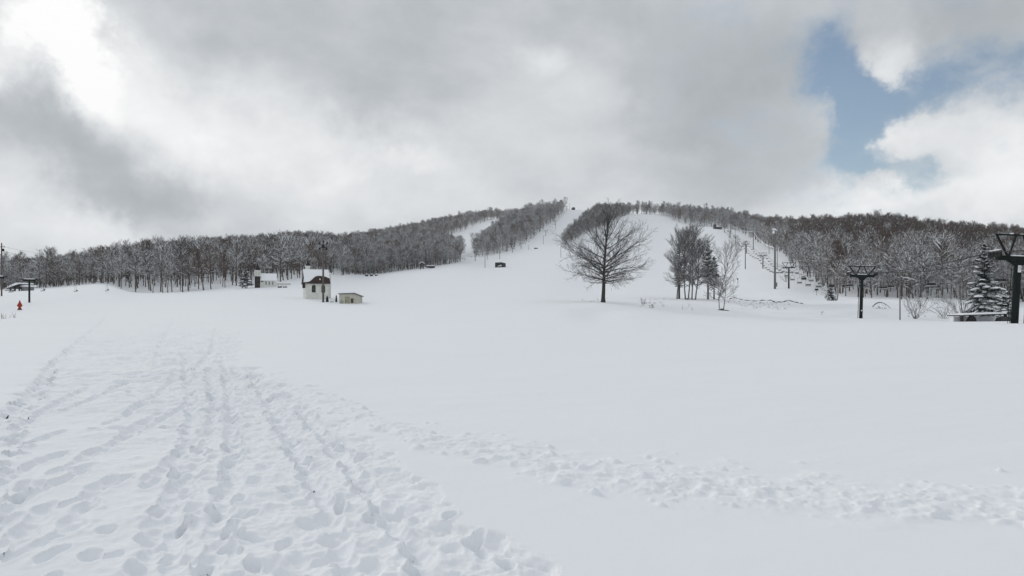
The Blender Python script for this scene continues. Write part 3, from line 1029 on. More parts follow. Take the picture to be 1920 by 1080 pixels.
for s_, dx, dd in ((41, -3, (-0.05, 0)), (42, 4, (0.10, 0.04))):
    grow_tree(s_, 62 * k2, 26 * k2, 0.35, ENV_ROUND, 14, (20, 60), 7, 5, 1, tr=0.085, bend=0.15, fat=1.4, up2=0.15, a2=36,
              base=Vector((dx * k2, 0, 0)), d0=Vector((dd[0], dd[1], 1)), mbs=(T, C))
twin_root = put_tree(T, C, M['bark_grey'], q2, 'small twin-stemmed bare tree on the creek bank below the spruces')

MB().blob((0.05, -0.05, 0.05), (0.55, 0.35, 0.34), rg_, 12, 6, 0.25).blob((0.75, -0.1, -0.1), (0.6, 0.25, 0.2), rg_, 10, 5, 0.25).build('root_base', M['bark_dark'], twin_root)
# spruces standing by themselves
p = hit(1848, 600, 70, 120) 
p = at(1846, 92)
k = p.y / FPX
T, C, S = spruce(51, 144 * k, 38 * k, 24, 14, cb=0.03, snow=0.68, droop=0.66)
put_tree(T, C, M['needles'], p, 'tall snow-laden spruce just left of the big lift tower', S=S, name='spruce')
p = at(1885, 88)
T, C, S = spruce(52, 52 * k, 24 * k, 11, 10, cb=0.04, snow=0.95, droop=0.55)
put_tree(T, C, M['needles'], p, 'low snow-covered young spruce at the foot of the big lift tower', S=S, name='spruce')
p = at(460, 206)
k = p.y / FPX
T, C, S = spruce(53, 38 * k, 18 * k, 15, 13, cb=0.14, snow=0.7, droop=0.55)
put_tree(T, C, M['needles'], p, 'small snow-covered spruce left of the steepled chapel', S=S, name='spruce')
p = at(1557, 152)
k = p.y / FPX
T, C, S = spruce(54, 34 * k, 12 * k, 12, 11, cb=0.02, snow=0.5, droop=0.5)
put_tree(T, C, M['needles'], p, 'small dark spruce at the left end of the snow mound', S=S, name='spruce')


def bush(seed, H, W, n, fat=1.0, mat='bark_grey', n2=5, n3=4):
    rng = random.Random(seed)
    T, C = MB(), MB()
    for i in range(n):
        az = rng.uniform(0, 6.28)
        e = R(rng.uniform(42, 86))
        d = Vector((math.cos(az) * math.cos(e), math.sin(az) * math.cos(e), math.sin(e)))
        L = H * rng.uniform(0.75, 1.1)
        b1, q1 = stem(rng, Vector((d.x * 0.15, d.y * 0.15, -0.25)), d, L, 0.035 * fat, 0.01 * fat, 6, -0.15, 0.08)
        T.tube(b1, q1, 4, cap=False)
        for j in range(n2):
            p2, dd, _, _ = along(b1, rng.uniform(0.25, 0.98))
            b2, q2 = stem(rng, p2, side_dir(rng, dd, R(34), 0.15), L * rng.uniform(0.2, 0.42), 0.016 * fat, 0.007 * fat, 3, 0, 0.12)
            C.tube(b2, q2, 4, cap=False)
            for w in range(n3):
                p3, d3, _, _ = along(b2, rng.uniform(0.2, 0.98))
                b3, q3 = stem(rng, p3, side_dir(rng, d3, R(38), 0.1), L * rng.uniform(0.08, 0.2), 0.009 * fat, 0.005 * fat, 2, 0, 0.1)
                C.tube(b3, q3, 3, cap=False, phase=rng.uniform(0, 6.28))
    return T, C


for sd_, px_, Y_, hpx, n_, lab in (
        (61, 1805, 96, 78, 26, 'tall bare many-stemmed bush beside the snow-laden spruce'),
        (62, 1716, 104, 44, 14, 'low bare bush right of the thin grey pole'),
        (63, 1770, 106, 30, 10, 'arching snow-bent shrub left of the tall bare bush'),
        (64, 1728, 125, 46, 9, 'open bare shrub on the snow mound behind the thin grey pole'),
        (65, 1474, 240, 18, 9, 'small bare bush beyond the third lift tower'),
        (66, 1205, 116, 14, 5, 'scraggy twigs poking from the snow right of the lone tree'),
        (67, 1222, 108, 10, 5, 'low twiggy sprouts at the edge of the dip below the clump'),
        (68, 1570, 160, 40, 14, 'bare bush behind the small dark spruce on the mound')):
    p = at(px_, Y_)
    H_ = hpx * Y_ / FPX
    T, C = bush(sd_, H_, H_, n_, fat=1.25 if Y_ > 100 else 1.1)
    root = thing('bush', p, lab, 'bush')
    T.build('stems', M['bark_grey'], root)
    C.build('crown', M['bark_grey'], root)
# bent bough over the mound
p = at(1653, 118)
k = p.y / FPX
b_ = MB()
rng = random.Random(71)
arc = [Vector((-17 * k + 34 * k * t, 0.3 * math.sin(3 * t), -0.15 + 12.5 * k * math.sin(math.pi * min(1, 0.08 + t * 0.9)) ** 0.8)) for t in np.linspace(0, 1, 10)]
b_.tube(arc, [0.10, 0.10, 0.09, 0.085, 0.08, 0.07, 0.06, 0.05, 0.04, 0.03], 6)
for t in (0.25, 0.4, 0.5, 0.6, 0.75):
    pp, d_, _, _ = along(arc, t)
    s_, r_ = stem(rng, pp, side_dir(rng, d_, R(70), -0.9), 0.9, 0.03, 0.01, 4, -0.6, 0.15)
    b_.tube(s_, r_, 4)
o = b_.build('bent_bough', M['bark_dark'])
o.location = p
tag(o, 'dark bough bent into an arch on the snow mound', 'branch')

# ------------------------------------------------------------------ woods
ENV_F = ([0.0, 0.25, 0.45, 0.65, 0.85, 1.0], [0.5, 0.75, 1.0, 0.95, 0.62, 0.18])
protos = []
for s_, (H_, R_, cb_, n1_, el_, bd_) in enumerate(((12.5, 3.1, 0.28, 18, (22, 66), 0.1), (13.5, 2.7, 0.36, 18, (30, 72), 0.25), (11.0, 3.5, 0.24, 18, (15, 60), 0.05),
                                                  (14.5, 3.0, 0.40, 18, (26, 68), 0.15), (10.5, 2.5, 0.20, 16, (24, 64), 0.15), (12.0, 3.7, 0.32, 20, (12, 56), -0.15))):
    S_ = MB()
    T_, C_ = grow_tree(100 + s_, H_, R_, cb_, ENV_F, n1_ + 2, el_, 7, 7, 1, tr=0.14 + 0.008 * s_, bend=bd_, fat=1.75, up2=0.12, a2=42, sides=4, snow=S_, sr=0.075)
    L_ = MB()                                            # the lighter load of the drier, browner trees
    rg_ = random.Random(s_)
    nf = len(S_.f)
    keep = [f for k_, f in enumerate(S_.f) if (k_ // 20) % 2 == 0]
    few = [f for k_, f in enumerate(S_.f) if (k_ // 20) % 8 == 0]
    L_.v, L_.f = S_.v, keep
    F_ = MB()
    F_.v, F_.f = S_.v, few
    protos.append((H_, (T_, C_), {'bark_snowy': S_, 'bark_grey': L_, 'bark_brown': F_, 'bark_dark': F_}))
KIND_MATS = ['bark_snowy', 'bark_grey', 'bark_brown', 'bark_dark']
KIND_WORDS = {'bark_snowy': 'snow-laden', 'bark_grey': 'frosted grey', 'bark_brown': 'brown', 'bark_dark': 'dark'}
tree_mesh = {}
for i, (H_, (T, C), LOADS) in enumerate(protos):
    t0, c0 = T.mesh('trunk', None, True), C.mesh('crown', None)
    for mk in KIND_MATS:
        t1, c1 = t0.copy(), c0.copy()
        t1.materials.append(M[mk])
        c1.materials.append(M[mk])
        tree_mesh[(i, mk)] = (t1, c1, LOADS[mk].mesh('snow_cap', M['snowcap'], True))


def lim(tab):
    xs, ys = [a for a, _ in tab], [b for _, b in tab]
    return lambda p: np.interp(p, xs, ys)


WOODS = [
    # column range, near limit, far limit, spacing
    ('left', -330, 640, lim([(-330, 230), (0, 255), (200, 232), (232, 208), (300, 205), (460, 226), (560, 242), (640, 312)]), lim([(-330, 950), (640, 700)])),
    ('crest', 640, 868, lim([(640, 312), (680, 378), (800, 416), (850, 440), (868, 470)]), lim([(640, 760), (840, 680), (868, 530)])),
    ('back', 560, 940, lim([(560, 760), (780, 800), (838, 790), (870, 860), (905, 940), (940, 1004)]), lim([(560, 1050), (940, 1060)])),
    ('rim', 930, 1000, lim([(930, 1004), (1000, 1000)]), lim([(930, 1060), (1000, 1030)])),
    ('middle', 888, 1062, lim([(888, 545), (897, 540), (960, 592), (990, 640), (1010, 690), (1040, 765), (1062, 850)]), lim([(888, 570), (895, 640), (905, 690), (930, 780), (950, 860), (1062, 900)])),
    ('wedge', 1054, 1182, lim([(1054, 588), (1080, 622), (1100, 672), (1140, 748), (1182, 862)]), lim([(1054, 600), (1080, 690), (1100, 790), (1120, 870), (1182, 915)])),
    ('rim', 1178, 1265, lim([(1178, 880), (1232, 880), (1265, 800)]), lim([(1178, 930), (1265, 940)])),
    ('upper', 1258, 1405, lim([(1258, 815), (1300, 775), (1385, 722), (1405, 640)]), lim([(1258, 950), (1405, 930)])),
    ('right', 1388, 2250, lim([(1388, 690), (1410, 600), (1440, 465), (1470, 410), (1486, 318), (1502, 282), (1545, 216), (1575, 186), (1700, 172), (2250, 172)]), lim([(1388, 900), (1480, 820), (1600, 680), (2250, 680)])),
]
rng = random.Random(77)
spots = []
for (wn, p0, p1, nearf, farf) in WOODS:
    Y = min(nearf(np.linspace(p0, p1, 60)))
    Ymax = max(farf(np.linspace(p0, p1, 60)))
    while Y < Ymax:
        sp = max(3.7, min(6.0, Y / 105.0))
        if wn == 'wedge':
            sp = 3.0
        if wn in ('middle', 'crest'):
            sp *= 0.85
        if wn in ('right', 'left') and Y < 330:
            sp *= 1.12
        x0, x1 = (p0 - CX) / FPX * Y, (p1 - CX) / FPX * Y
        n = max(1, int((x1 - x0) / sp))
        for i in range(n):
            x = x0 + (i + rng.uniform(-0.1, 1.1)) * sp
            y = Y + rng.uniform(-0.5, 0.5) * sp
            c = CX + FPX * x / y
            if c < p0 or c > p1 or y < nearf(c) or y > farf(c):
                continue
            dep = float(y - nearf(c))
            if wn == 'left' and 232 < c < 640 and dep < 70 and rng.random() < 0.52:
                continue
            if rng.random() < 0.06 + 0.7 * float(fbm(np.array([x * 0.03]), np.array([y * 0.03]), 2)[0]) and dep > 12:
                continue
            spots.append((wn, c, x, y, dep))
        Y += sp * 0.9
spots = np.array([(s[1], s[2], s[3], s[4]) for s in spots]), [s[0] for s in spots]
arr, wname = spots
zg = ground(arr[:, 0] * 0 + arr[:, 1], arr[:, 2])
N = len(arr)
vid = np.array([rng.randrange(6) for _ in range(N)])
scl = np.array([min(1.22, max(0.55, rng.gauss(0.94, 0.19))) for _ in range(N)])
mk = []
for i in range(N):
    c, dep, y = arr[i, 0], arr[i, 3], arr[i, 2]
    u = rng.random()
    if wname[i] == 'right':
        hi = min(1, max(0, (dep - 40) / 160))
        mk.append('bark_brown' if u < 0.15 + 0.6 * hi else ('bark_snowy' if u < 0.9 - 0.1 * hi else 'bark_dark'))
    elif wname[i] == 'left':
        hi = min(1, max(0, (dep - 60) / 200))
        mk.append('bark_dark' if u < 0.2 + 0.25 * hi else ('bark_brown' if u < 0.35 + 0.35 * hi else 'bark_snowy'))
    elif wname[i] in ('middle', 'crest'):
        mk.append('bark_grey' if u < 0.42 else ('bark_snowy' if u < 0.68 else ('bark_dark' if u < 0.86 else 'bark_brown')))
    elif wname[i] == 'wedge':
        mk.append('bark_dark' if u < 0.7 else 'bark_grey')
    else:
        mk.append('bark_grey' if u < 0.45 else ('bark_dark' if u < 0.75 else 'bark_brown'))
    if wname[i] == 'wedge':
        scl[i] *= 0.8
    if wname[i] == 'left':
        scl[i] *= np.interp(c, [0, 200, 260], [0.84, 0.86, 1.0])
        if 232 < c < 640 and dep < 70:
            vid[i] = rng.choice((1, 3, 3, 5))
score = scl * 12 / arr[:, 2] * np.exp(-arr[:, 3] / 16.0)
vis = (arr[:, 0] > -40) & (arr[:, 0] < 1960)
order = np.argsort(-np.where(vis, score, -1))
solo = set(order[:268].tolist())
ZONES = [(60, 'behind the snowy lift station at the far left'), (232, 'above the smooth snow crest right of the small dark lift tower'), (330, 'in the hollow below the left crest'), (460, 'between the hollow and the steepled chapel'),
         (560, 'on the slope behind the steepled chapel'), (640, 'behind the white house with arched windows'), (790, 'along the crest above the cream shed'), (872, 'around the dark timber frame on the crest'),
         (965, 'at the lower end of the middle wood'), (1066, 'along the main run on the middle wood edge'), (1184, 'in the wedge of wood behind the lone tree'), (1386, 'on the ridge above the upper run'),
         (1480, 'beside the upper chairlift towers'), (1560, 'between the third lift tower and the snow mound'), (1640, 'behind the second lift tower'), (1760, 'behind the thin grey pole'), (3000, 'behind the tall snow-laden spruce')]
for i in sorted(solo):
    c = arr[i, 0]
    zone = next(z for lim_, z in ZONES if c < lim_)
    s_ = scl[i]
    size = 'tall' if s_ > 1.0 else ('short' if s_ < 0.88 else 'middling')
    lab = f'{size} {KIND_WORDS[mk[i]]} bare tree {zone}'
    root = thing('bare_tree', (arr[i, 1], arr[i, 2], zg[i]), lab, 'tree', f'{size} {KIND_WORDS[mk[i]]} bare trees {zone}', rng.uniform(0, 6.28))
    root.scale = (s_, s_, s_ * rng.uniform(0.94, 1.06))
    for nm, me in zip(('trunk', 'crown', 'snow_cap'), tree_mesh[(vid[i], mk[i])]):
        o = bpy.data.objects.new(nm, me)
        o.parent = root
        if nm == 'snow_cap':
            stuff(o)
        COL.objects.link(o)
for n_, (px_, Y_, s_, v_, m_, lab) in enumerate(((1552, 470, 1.65, 2, 'bark_dark', 'large fan-shaped bare tree rising above the right-hand skyline'), (1618, 450, 1.30, 1, 'bark_dark', 'tall slim tree on the right skyline, leftmost of a row of taller trees'),
                                                 (1642, 455, 1.42, 3, 'bark_dark', 'tall tree on the right skyline, second from left in a row of taller trees'), (1662, 452, 1.38, 1, 'bark_dark', 'tall tree in the middle of the taller row on the right skyline'),
                                                 (1682, 458, 1.34, 3, 'bark_dark', 'tall tree on the right skyline, last of a row of taller trees'), (1746, 440, 1.25, 0, 'bark_dark', 'single tree standing out of the wood left of the big lift tower'))):
    root = thing('bare_tree', at(px_, Y_), lab, 'tree', None, n_ * 1.3)
    root.scale = (s_, s_, s_)
    for nm, me in zip(('trunk', 'crown', 'snow_cap'), tree_mesh[(v_, m_)]):
        o = bpy.data.objects.new(nm, me)
        o.parent = root
        if nm == 'snow_cap':
            stuff(o)
        COL.objects.link(o)
# the rest of the woods, which nobody could count
src = bpy.data.collections.new('tree_sources')
for i in range(6):
    for j, m_ in enumerate(KIND_MATS):
        vs = []
        T, C = protos[i][1]
        me = bpy.data.meshes.new('tree_source')
        nb = len(T.v)
        SN = protos[i][2][m_]
        nc = nb + len(C.v)
        me.from_pydata([tuple(v) for v in T.v] + [tuple(v) for v in C.v] + [tuple(v) for v in SN.v], [], T.f + [tuple(a + nb for a in f) for f in C.f] + [tuple(a + nc for a in f) for f in SN.f])
        me.materials.append(M[m_])
        me.materials.append(M['snowcap'])
        nbf = len(T.f) + len(C.f)
        me.polygons.foreach_set('material_index', np.array([0] * nbf + [1] * len(SN.f), dtype=np.int32))
        o = bpy.data.objects.new(f'tree_source_{i * 4 + j:02d}', me)
        src.objects.link(o)
rest = [i for i in range(N) if i not in solo]
fm = bpy.data.meshes.new('forest')
fm.vertices.add(len(rest))
fm.vertices.foreach_set('co', np.stack([arr[rest, 1], arr[rest, 2], zg[rest]], -1).ravel())
a_id = fm.attributes.new('vid', 'INT', 'POINT')
a_id.data.foreach_set('value', np.array([vid[i] * 4 + KIND_MATS.index(mk[i]) for i in rest], dtype=np.int32))
a_sc = fm.attributes.new('scl', 'FLOAT', 'POINT')
a_sc.data.foreach_set('value', scl[rest].astype(np.float32))
a_ro = fm.attributes.new('rot', 'FLOAT_VECTOR', 'POINT')
a_ro.data.foreach_set('vector', np.array([(rng.gauss(0, 0.03), rng.gauss(0, 0.03), rng.uniform(0, 6.28)) for _ in rest], dtype=np.float32).ravel())
fo = bpy.data.objects.new('forest', fm)
stuff(fo)
fo['label'] = 'bare woods covering the slopes beyond the nearest trees'
COL.objects.link(fo)
ng = bpy.data.node_groups.new('forest_scatter', 'GeometryNodeTree')
ng.interface.new_socket('Geometry', in_out='INPUT', socket_type='NodeSocketGeometry')
ng.interface.new_socket('Geometry', in_out='OUTPUT', socket_type='NodeSocketGeometry')
gi, go = ng.nodes.new('NodeGroupInput'), ng.nodes.new('NodeGroupOutput')
ip = ng.nodes.new('GeometryNodeInstanceOnPoints')
ci = ng.nodes.new('GeometryNodeCollectionInfo')
ci.inputs['Collection'].default_value = src
ci.inputs['Separate Children'].default_value = True
ci.inputs['Reset Children'].default_value = True


def nattr(name, ty):
    n = ng.nodes.new('GeometryNodeInputNamedAttribute')
    n.data_type = ty
    n.inputs['Name'].default_value = name
    return n.outputs['Attribute']


ng.links.new(gi.outputs[0], ip.inputs['Points'])
ng.links.new(ci.outputs[0], ip.inputs['Instance'])
ip.inputs['Pick Instance'].default_value = True
ng.links.new(nattr('vid', 'INT'), ip.inputs['Instance Index'])
ng.links.new(nattr('rot', 'FLOAT_VECTOR'), ip.inputs['Rotation'])
ng.links.new(nattr('scl', 'FLOAT'), ip.inputs['Scale'])
ng.links.new(ip.outputs[0], go.inputs[0])
md = fo.modifiers.new('scatter', 'NODES')
md.node_group = ng
print('TREES', N, 'single', len(solo))
#@@OBJECTS
hz_ = bpy.data.materials.new('haze_air')
hz_.use_nodes = True
hz_.node_tree.nodes.clear()
ho_ = hz_.node_tree.nodes.new('ShaderNodeOutputMaterial')
hv_ = hz_.node_tree.nodes.new('ShaderNodeVolumePrincipled')
hv_.inputs['Color'].default_value = (0.93, 0.95, 0.97, 1)
hv_.inputs['Density'].default_value = 0.00013
hz_.node_tree.links.new(hv_.outputs[0], ho_.inputs['Volume'])

# ------------------------------------------------------------------ chairlift on the right


def tower(loc, rz, Hp, arm, fr, w, label, group=None, detail=2, mat='steel_dark', lean=0.0, scale_snow=True):
    root = thing('lift_tower', loc, label, 'lift tower', group, rz)
    root.rotation_euler = (0, lean, rz)
    m = M[mat]
    MB().tube([(0, 0, -1.0), (0, 0, Hp * 0.5), (0, 0, Hp)], [w * 0.5, w * 0.47, w * 0.44], 12).build('pole', m, root, True)
    b = MB().box((0, 0, Hp + 0.17), (arm * 2 - 0.3, w * 0.8, 0.34), ch=0.03)
    if detail > 1:
        b.prism([(-w * 1.5, Hp + 0.0), (w * 1.5, Hp + 0.0), (w * 0.5, Hp - 0.45), (-w * 0.5, Hp - 0.45)], -w * 0.3, w * 0.3)
        for s in (-1, 1):
            b.box((s * arm * 0.72, 0, Hp + 0.36), (arm * 0.5, w * 1.5, 0.05))
    b.build('crossarm', m, root)
    if detail > 0 and fr > 0:
        f = MB()
        zt, z0 = Hp + fr, Hp + 0.34
        f.bar((-arm * 1.02, 0, zt), (arm * 1.02, 0, zt), 0.13, 0.13)
        for s in (-1, 1):
            f.bar((s * arm * 0.46, 0, z0), (s * arm * 0.98, 0, zt), 0.15, 0.15)
            f.bar((s * arm * 0.42, 0, z0), (s * arm * 0.15, 0, zt), 0.13, 0.13)
        if detail > 1:
            f.bar((-arm * 0.4, 0.02, z0 + 0.03), (arm * 0.4, 0.02, z0 + 0.03), 0.08, 0.08)
        f.build('lifting_frame', m, root)
        if detail > 1:
            s_ = MB().box((arm * 0.5, 0, zt + 0.09), (arm * 0.95, 0.11, 0.05), ch=0.015).box((0, 0, Hp + 0.44), (arm * 0.72, w * 0.7, 0.09), ch=0.03)
            s_.box((-arm * 0.35, 0, zt + 0.12), (0.28, 0.13, 0.1), ch=0.03)
            s_.build('snow_cap', M['snowcap'], root)
    for s in (-1, 1):
        sh = MB()
        nw = 4 if detail > 1 else 3
        ln = 2.6 if detail > 1 else 1.8
        sh.box((s * arm, 0, Hp + 0.30), (0.12, ln * 0.9, 0.14))
        if detail > 1:
            for q in (-1, 1):
                sh.box((s * arm, q * ln * 0.25, Hp + 0.42), (0.10, ln * 0.36, 0.10))
        sa = sh.build('sheave_train', m, root)
        if detail > 1:
            ax = Matrix.Rotation(R(90), 4, 'Y')
            for q in range(nw):
                MB().lathe([(0.10, -0.06), (0.21, -0.06), (0.18, -0.02), (0.18, 0.02), (0.21, 0.06), (0.10, 0.06)], (s * arm, (q - (nw - 1) / 2) * ln / nw, Hp + 0.60), 12, ax).build('wheel', M['black'], sa)
            MB().box((s * arm, 0, Hp + 0.86), (0.16, ln * 0.7, 0.07), ch=0.02).build('snow_cap', M['snowcap'], sa)
    if detail > 1:
        l = MB()
        for s in (-1, 1):
            l.bar((-w * 0.5 - 0.16, s * 0.17, -0.5), (-w * 0.5 - 0.10, s * 0.17, Hp - 0.1), 0.035)
        for q in range(int(Hp / 0.33)):
            l.bar((-w * 0.5 - 0.14, -0.17, 0.2 + q * 0.33), (-w * 0.5 - 0.14, 0.17, 0.2 + q * 0.33), 0.022)
        l.build('ladder', m, root)
    return root


LIFT = [(1902, 60), (1614, 104), (1479, 204), (1430.5, 333), (1399.5, 440), (1379.5, 530), (1367.5, 600), (1358.5, 660), (1351.5, 700)]
HPS = [5.6, 6.4, 6.2, 6.2, 6.0, 5.8, 5.8, 5.6, 4.2]
WORDS = ['first', 'second', 'third', 'fourth', 'fifth', 'sixth', 'seventh', 'eighth', 'ninth']
LT = ['big dark green lift tower at the right edge with a white number plate', 'dark green lift tower standing before the snow mound, one white mark low on its pole',
      'dark lift tower beside the tall lamp pole with a snowy head', 'dark lift tower between the rows of chairs, fourth up the line',
      'lift tower close behind the tall dark floodlight pole', 'lift tower where the upper run steepens, sixth up the line from the right edge',
      'small lift tower, third from the top of the right-hand lift', 'tiny lift tower, second from the top of the right-hand lift', 'tiny last lift tower just below the top station']
base = [at(*p) for p in LIFT]
ARM = 1.9
dirs = []
for i in range(len(base)):
    a, b = base[max(i - 1, 0)], base[min(i + 1, len(base) - 1)]
    d = Vector((b.x - a.x, b.y - a.y, 0)).normalized()
    dirs.append(d)
for i, p in enumerate(base):
    rz = math.atan2(-dirs[i].x, dirs[i].y)
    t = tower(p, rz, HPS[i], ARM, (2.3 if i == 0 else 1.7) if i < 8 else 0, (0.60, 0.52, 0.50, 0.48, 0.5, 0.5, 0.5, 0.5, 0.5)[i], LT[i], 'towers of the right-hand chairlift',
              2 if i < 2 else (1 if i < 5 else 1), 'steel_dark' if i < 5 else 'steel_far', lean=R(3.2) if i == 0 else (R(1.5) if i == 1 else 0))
    if i == 0:
        pl = MB().box((0.0, -0.305, HPS[0] - 0.75), (0.26, 0.02, 0.62)).build('number_plate', M['plate'], t)
        dg = MB()
        for (x0, z0, x1, z1) in ((-0.06, 0.18, 0.06, 0.18), (-0.06, 0.18, -0.06, -0.1), (0.06, 0.18, 0.06, -0.1), (-0.06, -0.1, 0.06, -0.1)):
            dg.bar((x0, -0.32, HPS[0] - 0.72 + z0), (x1, -0.32, HPS[0] - 0.72 + z1), 0.03, 0.008)
        dg.build('numeral', M['black'], pl)
        hp = MB().tube([(0.75, 0, -0.4), (0.75, 0, 1.6), (0.68, 0, 2.0), (0.5, 0, 2.25), (0.28, 0, 2.3)], 0.035, 8).build('handrail', M['steel_dark'], t)
    if i == 1:
        MB().lathe([(0.02, -0.01), (0.11, -0.01), (0.11, 0.01), (0.02, 0.01)], (0.02, -0.27, 1.2), 12, Matrix.Rotation(R(90), 4, 'X')).build('round_mark', M['plate'], t)

# one rope, up one side and down the other
ext = base[0] - dirs[0] * 45
ext.z = gz(ext.x, ext.y)
pts_up = [(ext, 6.0, dirs[0])] + [(base[i], HPS[i], dirs[i]) for i in range(len(base))]
top_end = base[-1] + dirs[-1] * 16
top_end.z = base[-1].z + 1.0


def rope_pts(side, plist, arm, off, sag=0.016):
    out = []
    nodes = []
    for (p, h, d) in plist:
        n = Vector((d.y, -d.x, 0))
        nodes.append(Vector((p.x, p.y, p.z + h + off)) + n * (arm * side))
    for a, b in zip(nodes, nodes[1:]):
        L = (b - a).length
        n = 10
        for q in range(n):
            t = q / n
            p = a.lerp(b, t)
            p.z -= 4 * sag * L * t * (1 - t)
            out.append(p)
    out.append(nodes[-1])
    return out


up_r, up_l = rope_pts(1, pts_up, ARM, 0.80), rope_pts(-1, pts_up, ARM, 0.80)
o = MB().tube(up_r + [top_end + Vector((0.5, 0, 3)), top_end + Vector((-0.5, 0, 3))] + up_l[::-1], 0.05, 5).build('haul_rope', M['rope'])
tag(o, 'steel haul rope running over the towers of the right-hand chairlift', 'cable')


def make_chair(loc, rz, label, group):
    t = thing('lift_chair', loc, label, 'lift chair', group, rz)
    h = MB().tube([(0, 0, 0.02), (0.0, 0.06, -0.25), (0, 0.06, -0.95)], 0.028, 6)
    h.tube([(-0.52, 0.30, -2.28), (-0.52, 0.02, -1.9), (-0.52, 0.02, -1.05), (-0.44, 0.05, -0.95), (0.44, 0.05, -0.95), (0.52, 0.02, -1.05), (0.52, 0.02, -1.9), (0.52, 0.30, -2.28)], 0.028, 6)
    h.tube([(-0.52, 0.30, -2.28), (-0.52, -0.22, -2.30)], 0.025, 6).tube([(0.52, 0.30, -2.28), (0.52, -0.22, -2.30)], 0.025, 6)
    h.build('hanger', M['steel_grey'], t)
    MB().box((0, 0.03, -2.27), (1.04, 0.46, 0.07), ch=0.015).build('seat', M['seat'], t)
    MB().box((0, 0.31, -2.00), (1.04, 0.04, 0.24), ch=0.012, mtx=Matrix.Rotation(R(-12), 4, 'X')).build('backrest', M['seat'], t)
    MB().box((0, 0.02, -2.215), (0.98, 0.38, 0.055), ch=0.02).build('snow_cap', M['snowcap'], t)
    return t


def walk(pts, start, step):
    acc, nxt = 0.0, start
    for a, b in zip(pts, pts[1:]):
        L = (b - a).length
        while nxt < acc + L:
            yield a.lerp(b, (nxt - acc) / L), (b - a).normalized()
            nxt += step
        acc += L


chair0 = None
SPAN = ['before the big near tower', 'between the first and second lift towers', 'between the second and third lift towers', 'between the third and fourth lift towers',
        'between the fourth and fifth towers up', 'between the fifth and sixth towers up', 'between the sixth and seventh towers up', 'between the seventh and eighth towers up', 'just below the top station']
for side, pts, st in ((1, up_r, 52.0), (-1, up_l, 58.0)):
    for p, d in walk(pts, st, 15.5):
        k = sum(1 for b in base if b.y < p.y)
        if p.x / p.y * FPX + CX > 1990:
            continue
        which = 'right-hand' if side == 1 else 'left-hand'
        lab = f'double lift chair on the {which} rope {SPAN[min(k, 8)]}'
        grp = f'chairs on the {which} rope {SPAN[min(k, 8)]}'
        rz = math.atan2(-d.x, d.y) + (math.pi if side == 1 else 0)
        if chair0 is None:
            chair0 = make_chair(p, rz, lab, grp)
        else:
            c = copy_tree(chair0, lab, grp)
            c.location = p
            c.rotation_euler = (0, 0, rz)

# ------------------------------------------------------------------ second lift up the main run, and the small one at far left


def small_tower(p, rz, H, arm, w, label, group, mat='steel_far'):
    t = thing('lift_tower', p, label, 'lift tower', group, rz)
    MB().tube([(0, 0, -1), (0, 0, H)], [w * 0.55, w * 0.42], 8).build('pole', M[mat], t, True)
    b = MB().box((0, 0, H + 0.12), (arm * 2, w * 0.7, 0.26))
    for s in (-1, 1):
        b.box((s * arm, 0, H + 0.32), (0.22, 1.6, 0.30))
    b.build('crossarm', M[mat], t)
    return t


MID = [(891, 489.5, 17), (961, 473.5, 10.5), (977, 466.5, 10), (1001, 446, 9), (1023.5, 443, 10), (1041, 422, 9), (1063, 394, 7)]
MWORD = ['lower end of the middle wood', 'foot of the main run, second up that lift', 'main run edge, third up that lift', 'main run edge, fourth up that lift', 'main run edge, fifth up that lift', 'main run edge, sixth up that lift', 'skyline at the head of the main run']
mb_, mh_ = [], []
for (a, b, h) in MID:
    p = hit(a, b, 200)
    mb_.append(p)
    mh_.append(h * p.y / FPX)
for i, p in enumerate(mb_):
    a, b = mb_[max(0, i - 1)], mb_[min(i + 1, len(mb_) - 1)]
    d = Vector((b.x - a.x, b.y - a.y, 0)).normalized()
    small_tower(p, math.atan2(-d.x, d.y), mh_[i], 1.5, 0.45, f'small grey T-shaped lift tower at the {MWORD[i]}', 'towers of the main run lift')
mst = hit(812, 503, 200)
pl = [(mst, 3.5, (mb_[0] - mst).normalized())] + [(mb_[i], mh_[i], Vector((0.3, 1, 0)).normalized()) for i in range(len(mb_))]
r1, r2 = rope_pts(1, pl, 1.5, 0.3, 0.012), rope_pts(-1, pl, 1.5, 0.3, 0.012)
o = MB().tube(r1 + r2[::-1], 0.03, 4).build('haul_rope', M['rope'])
tag(o, 'thin haul rope of the lift along the middle wood', 'cable')
for side, pts, st in ((1, r1, 9.0), (-1, r2, 14.0)):
    for p, d in walk(pts, st, 19.0):
        which = 'right-hand' if side == 1 else 'left-hand'
        where = 'left of the middle wood' if p.x / p.y * FPX + CX < 900 else 'beside the middle wood'
        c = copy_tree(chair0, f'far-off lift chair on the {which} rope {where}', f'chairs on the {which} rope {where}')
        c.location = p
        c.rotation_euler = (0, 0, math.atan2(-d.x, d.y))

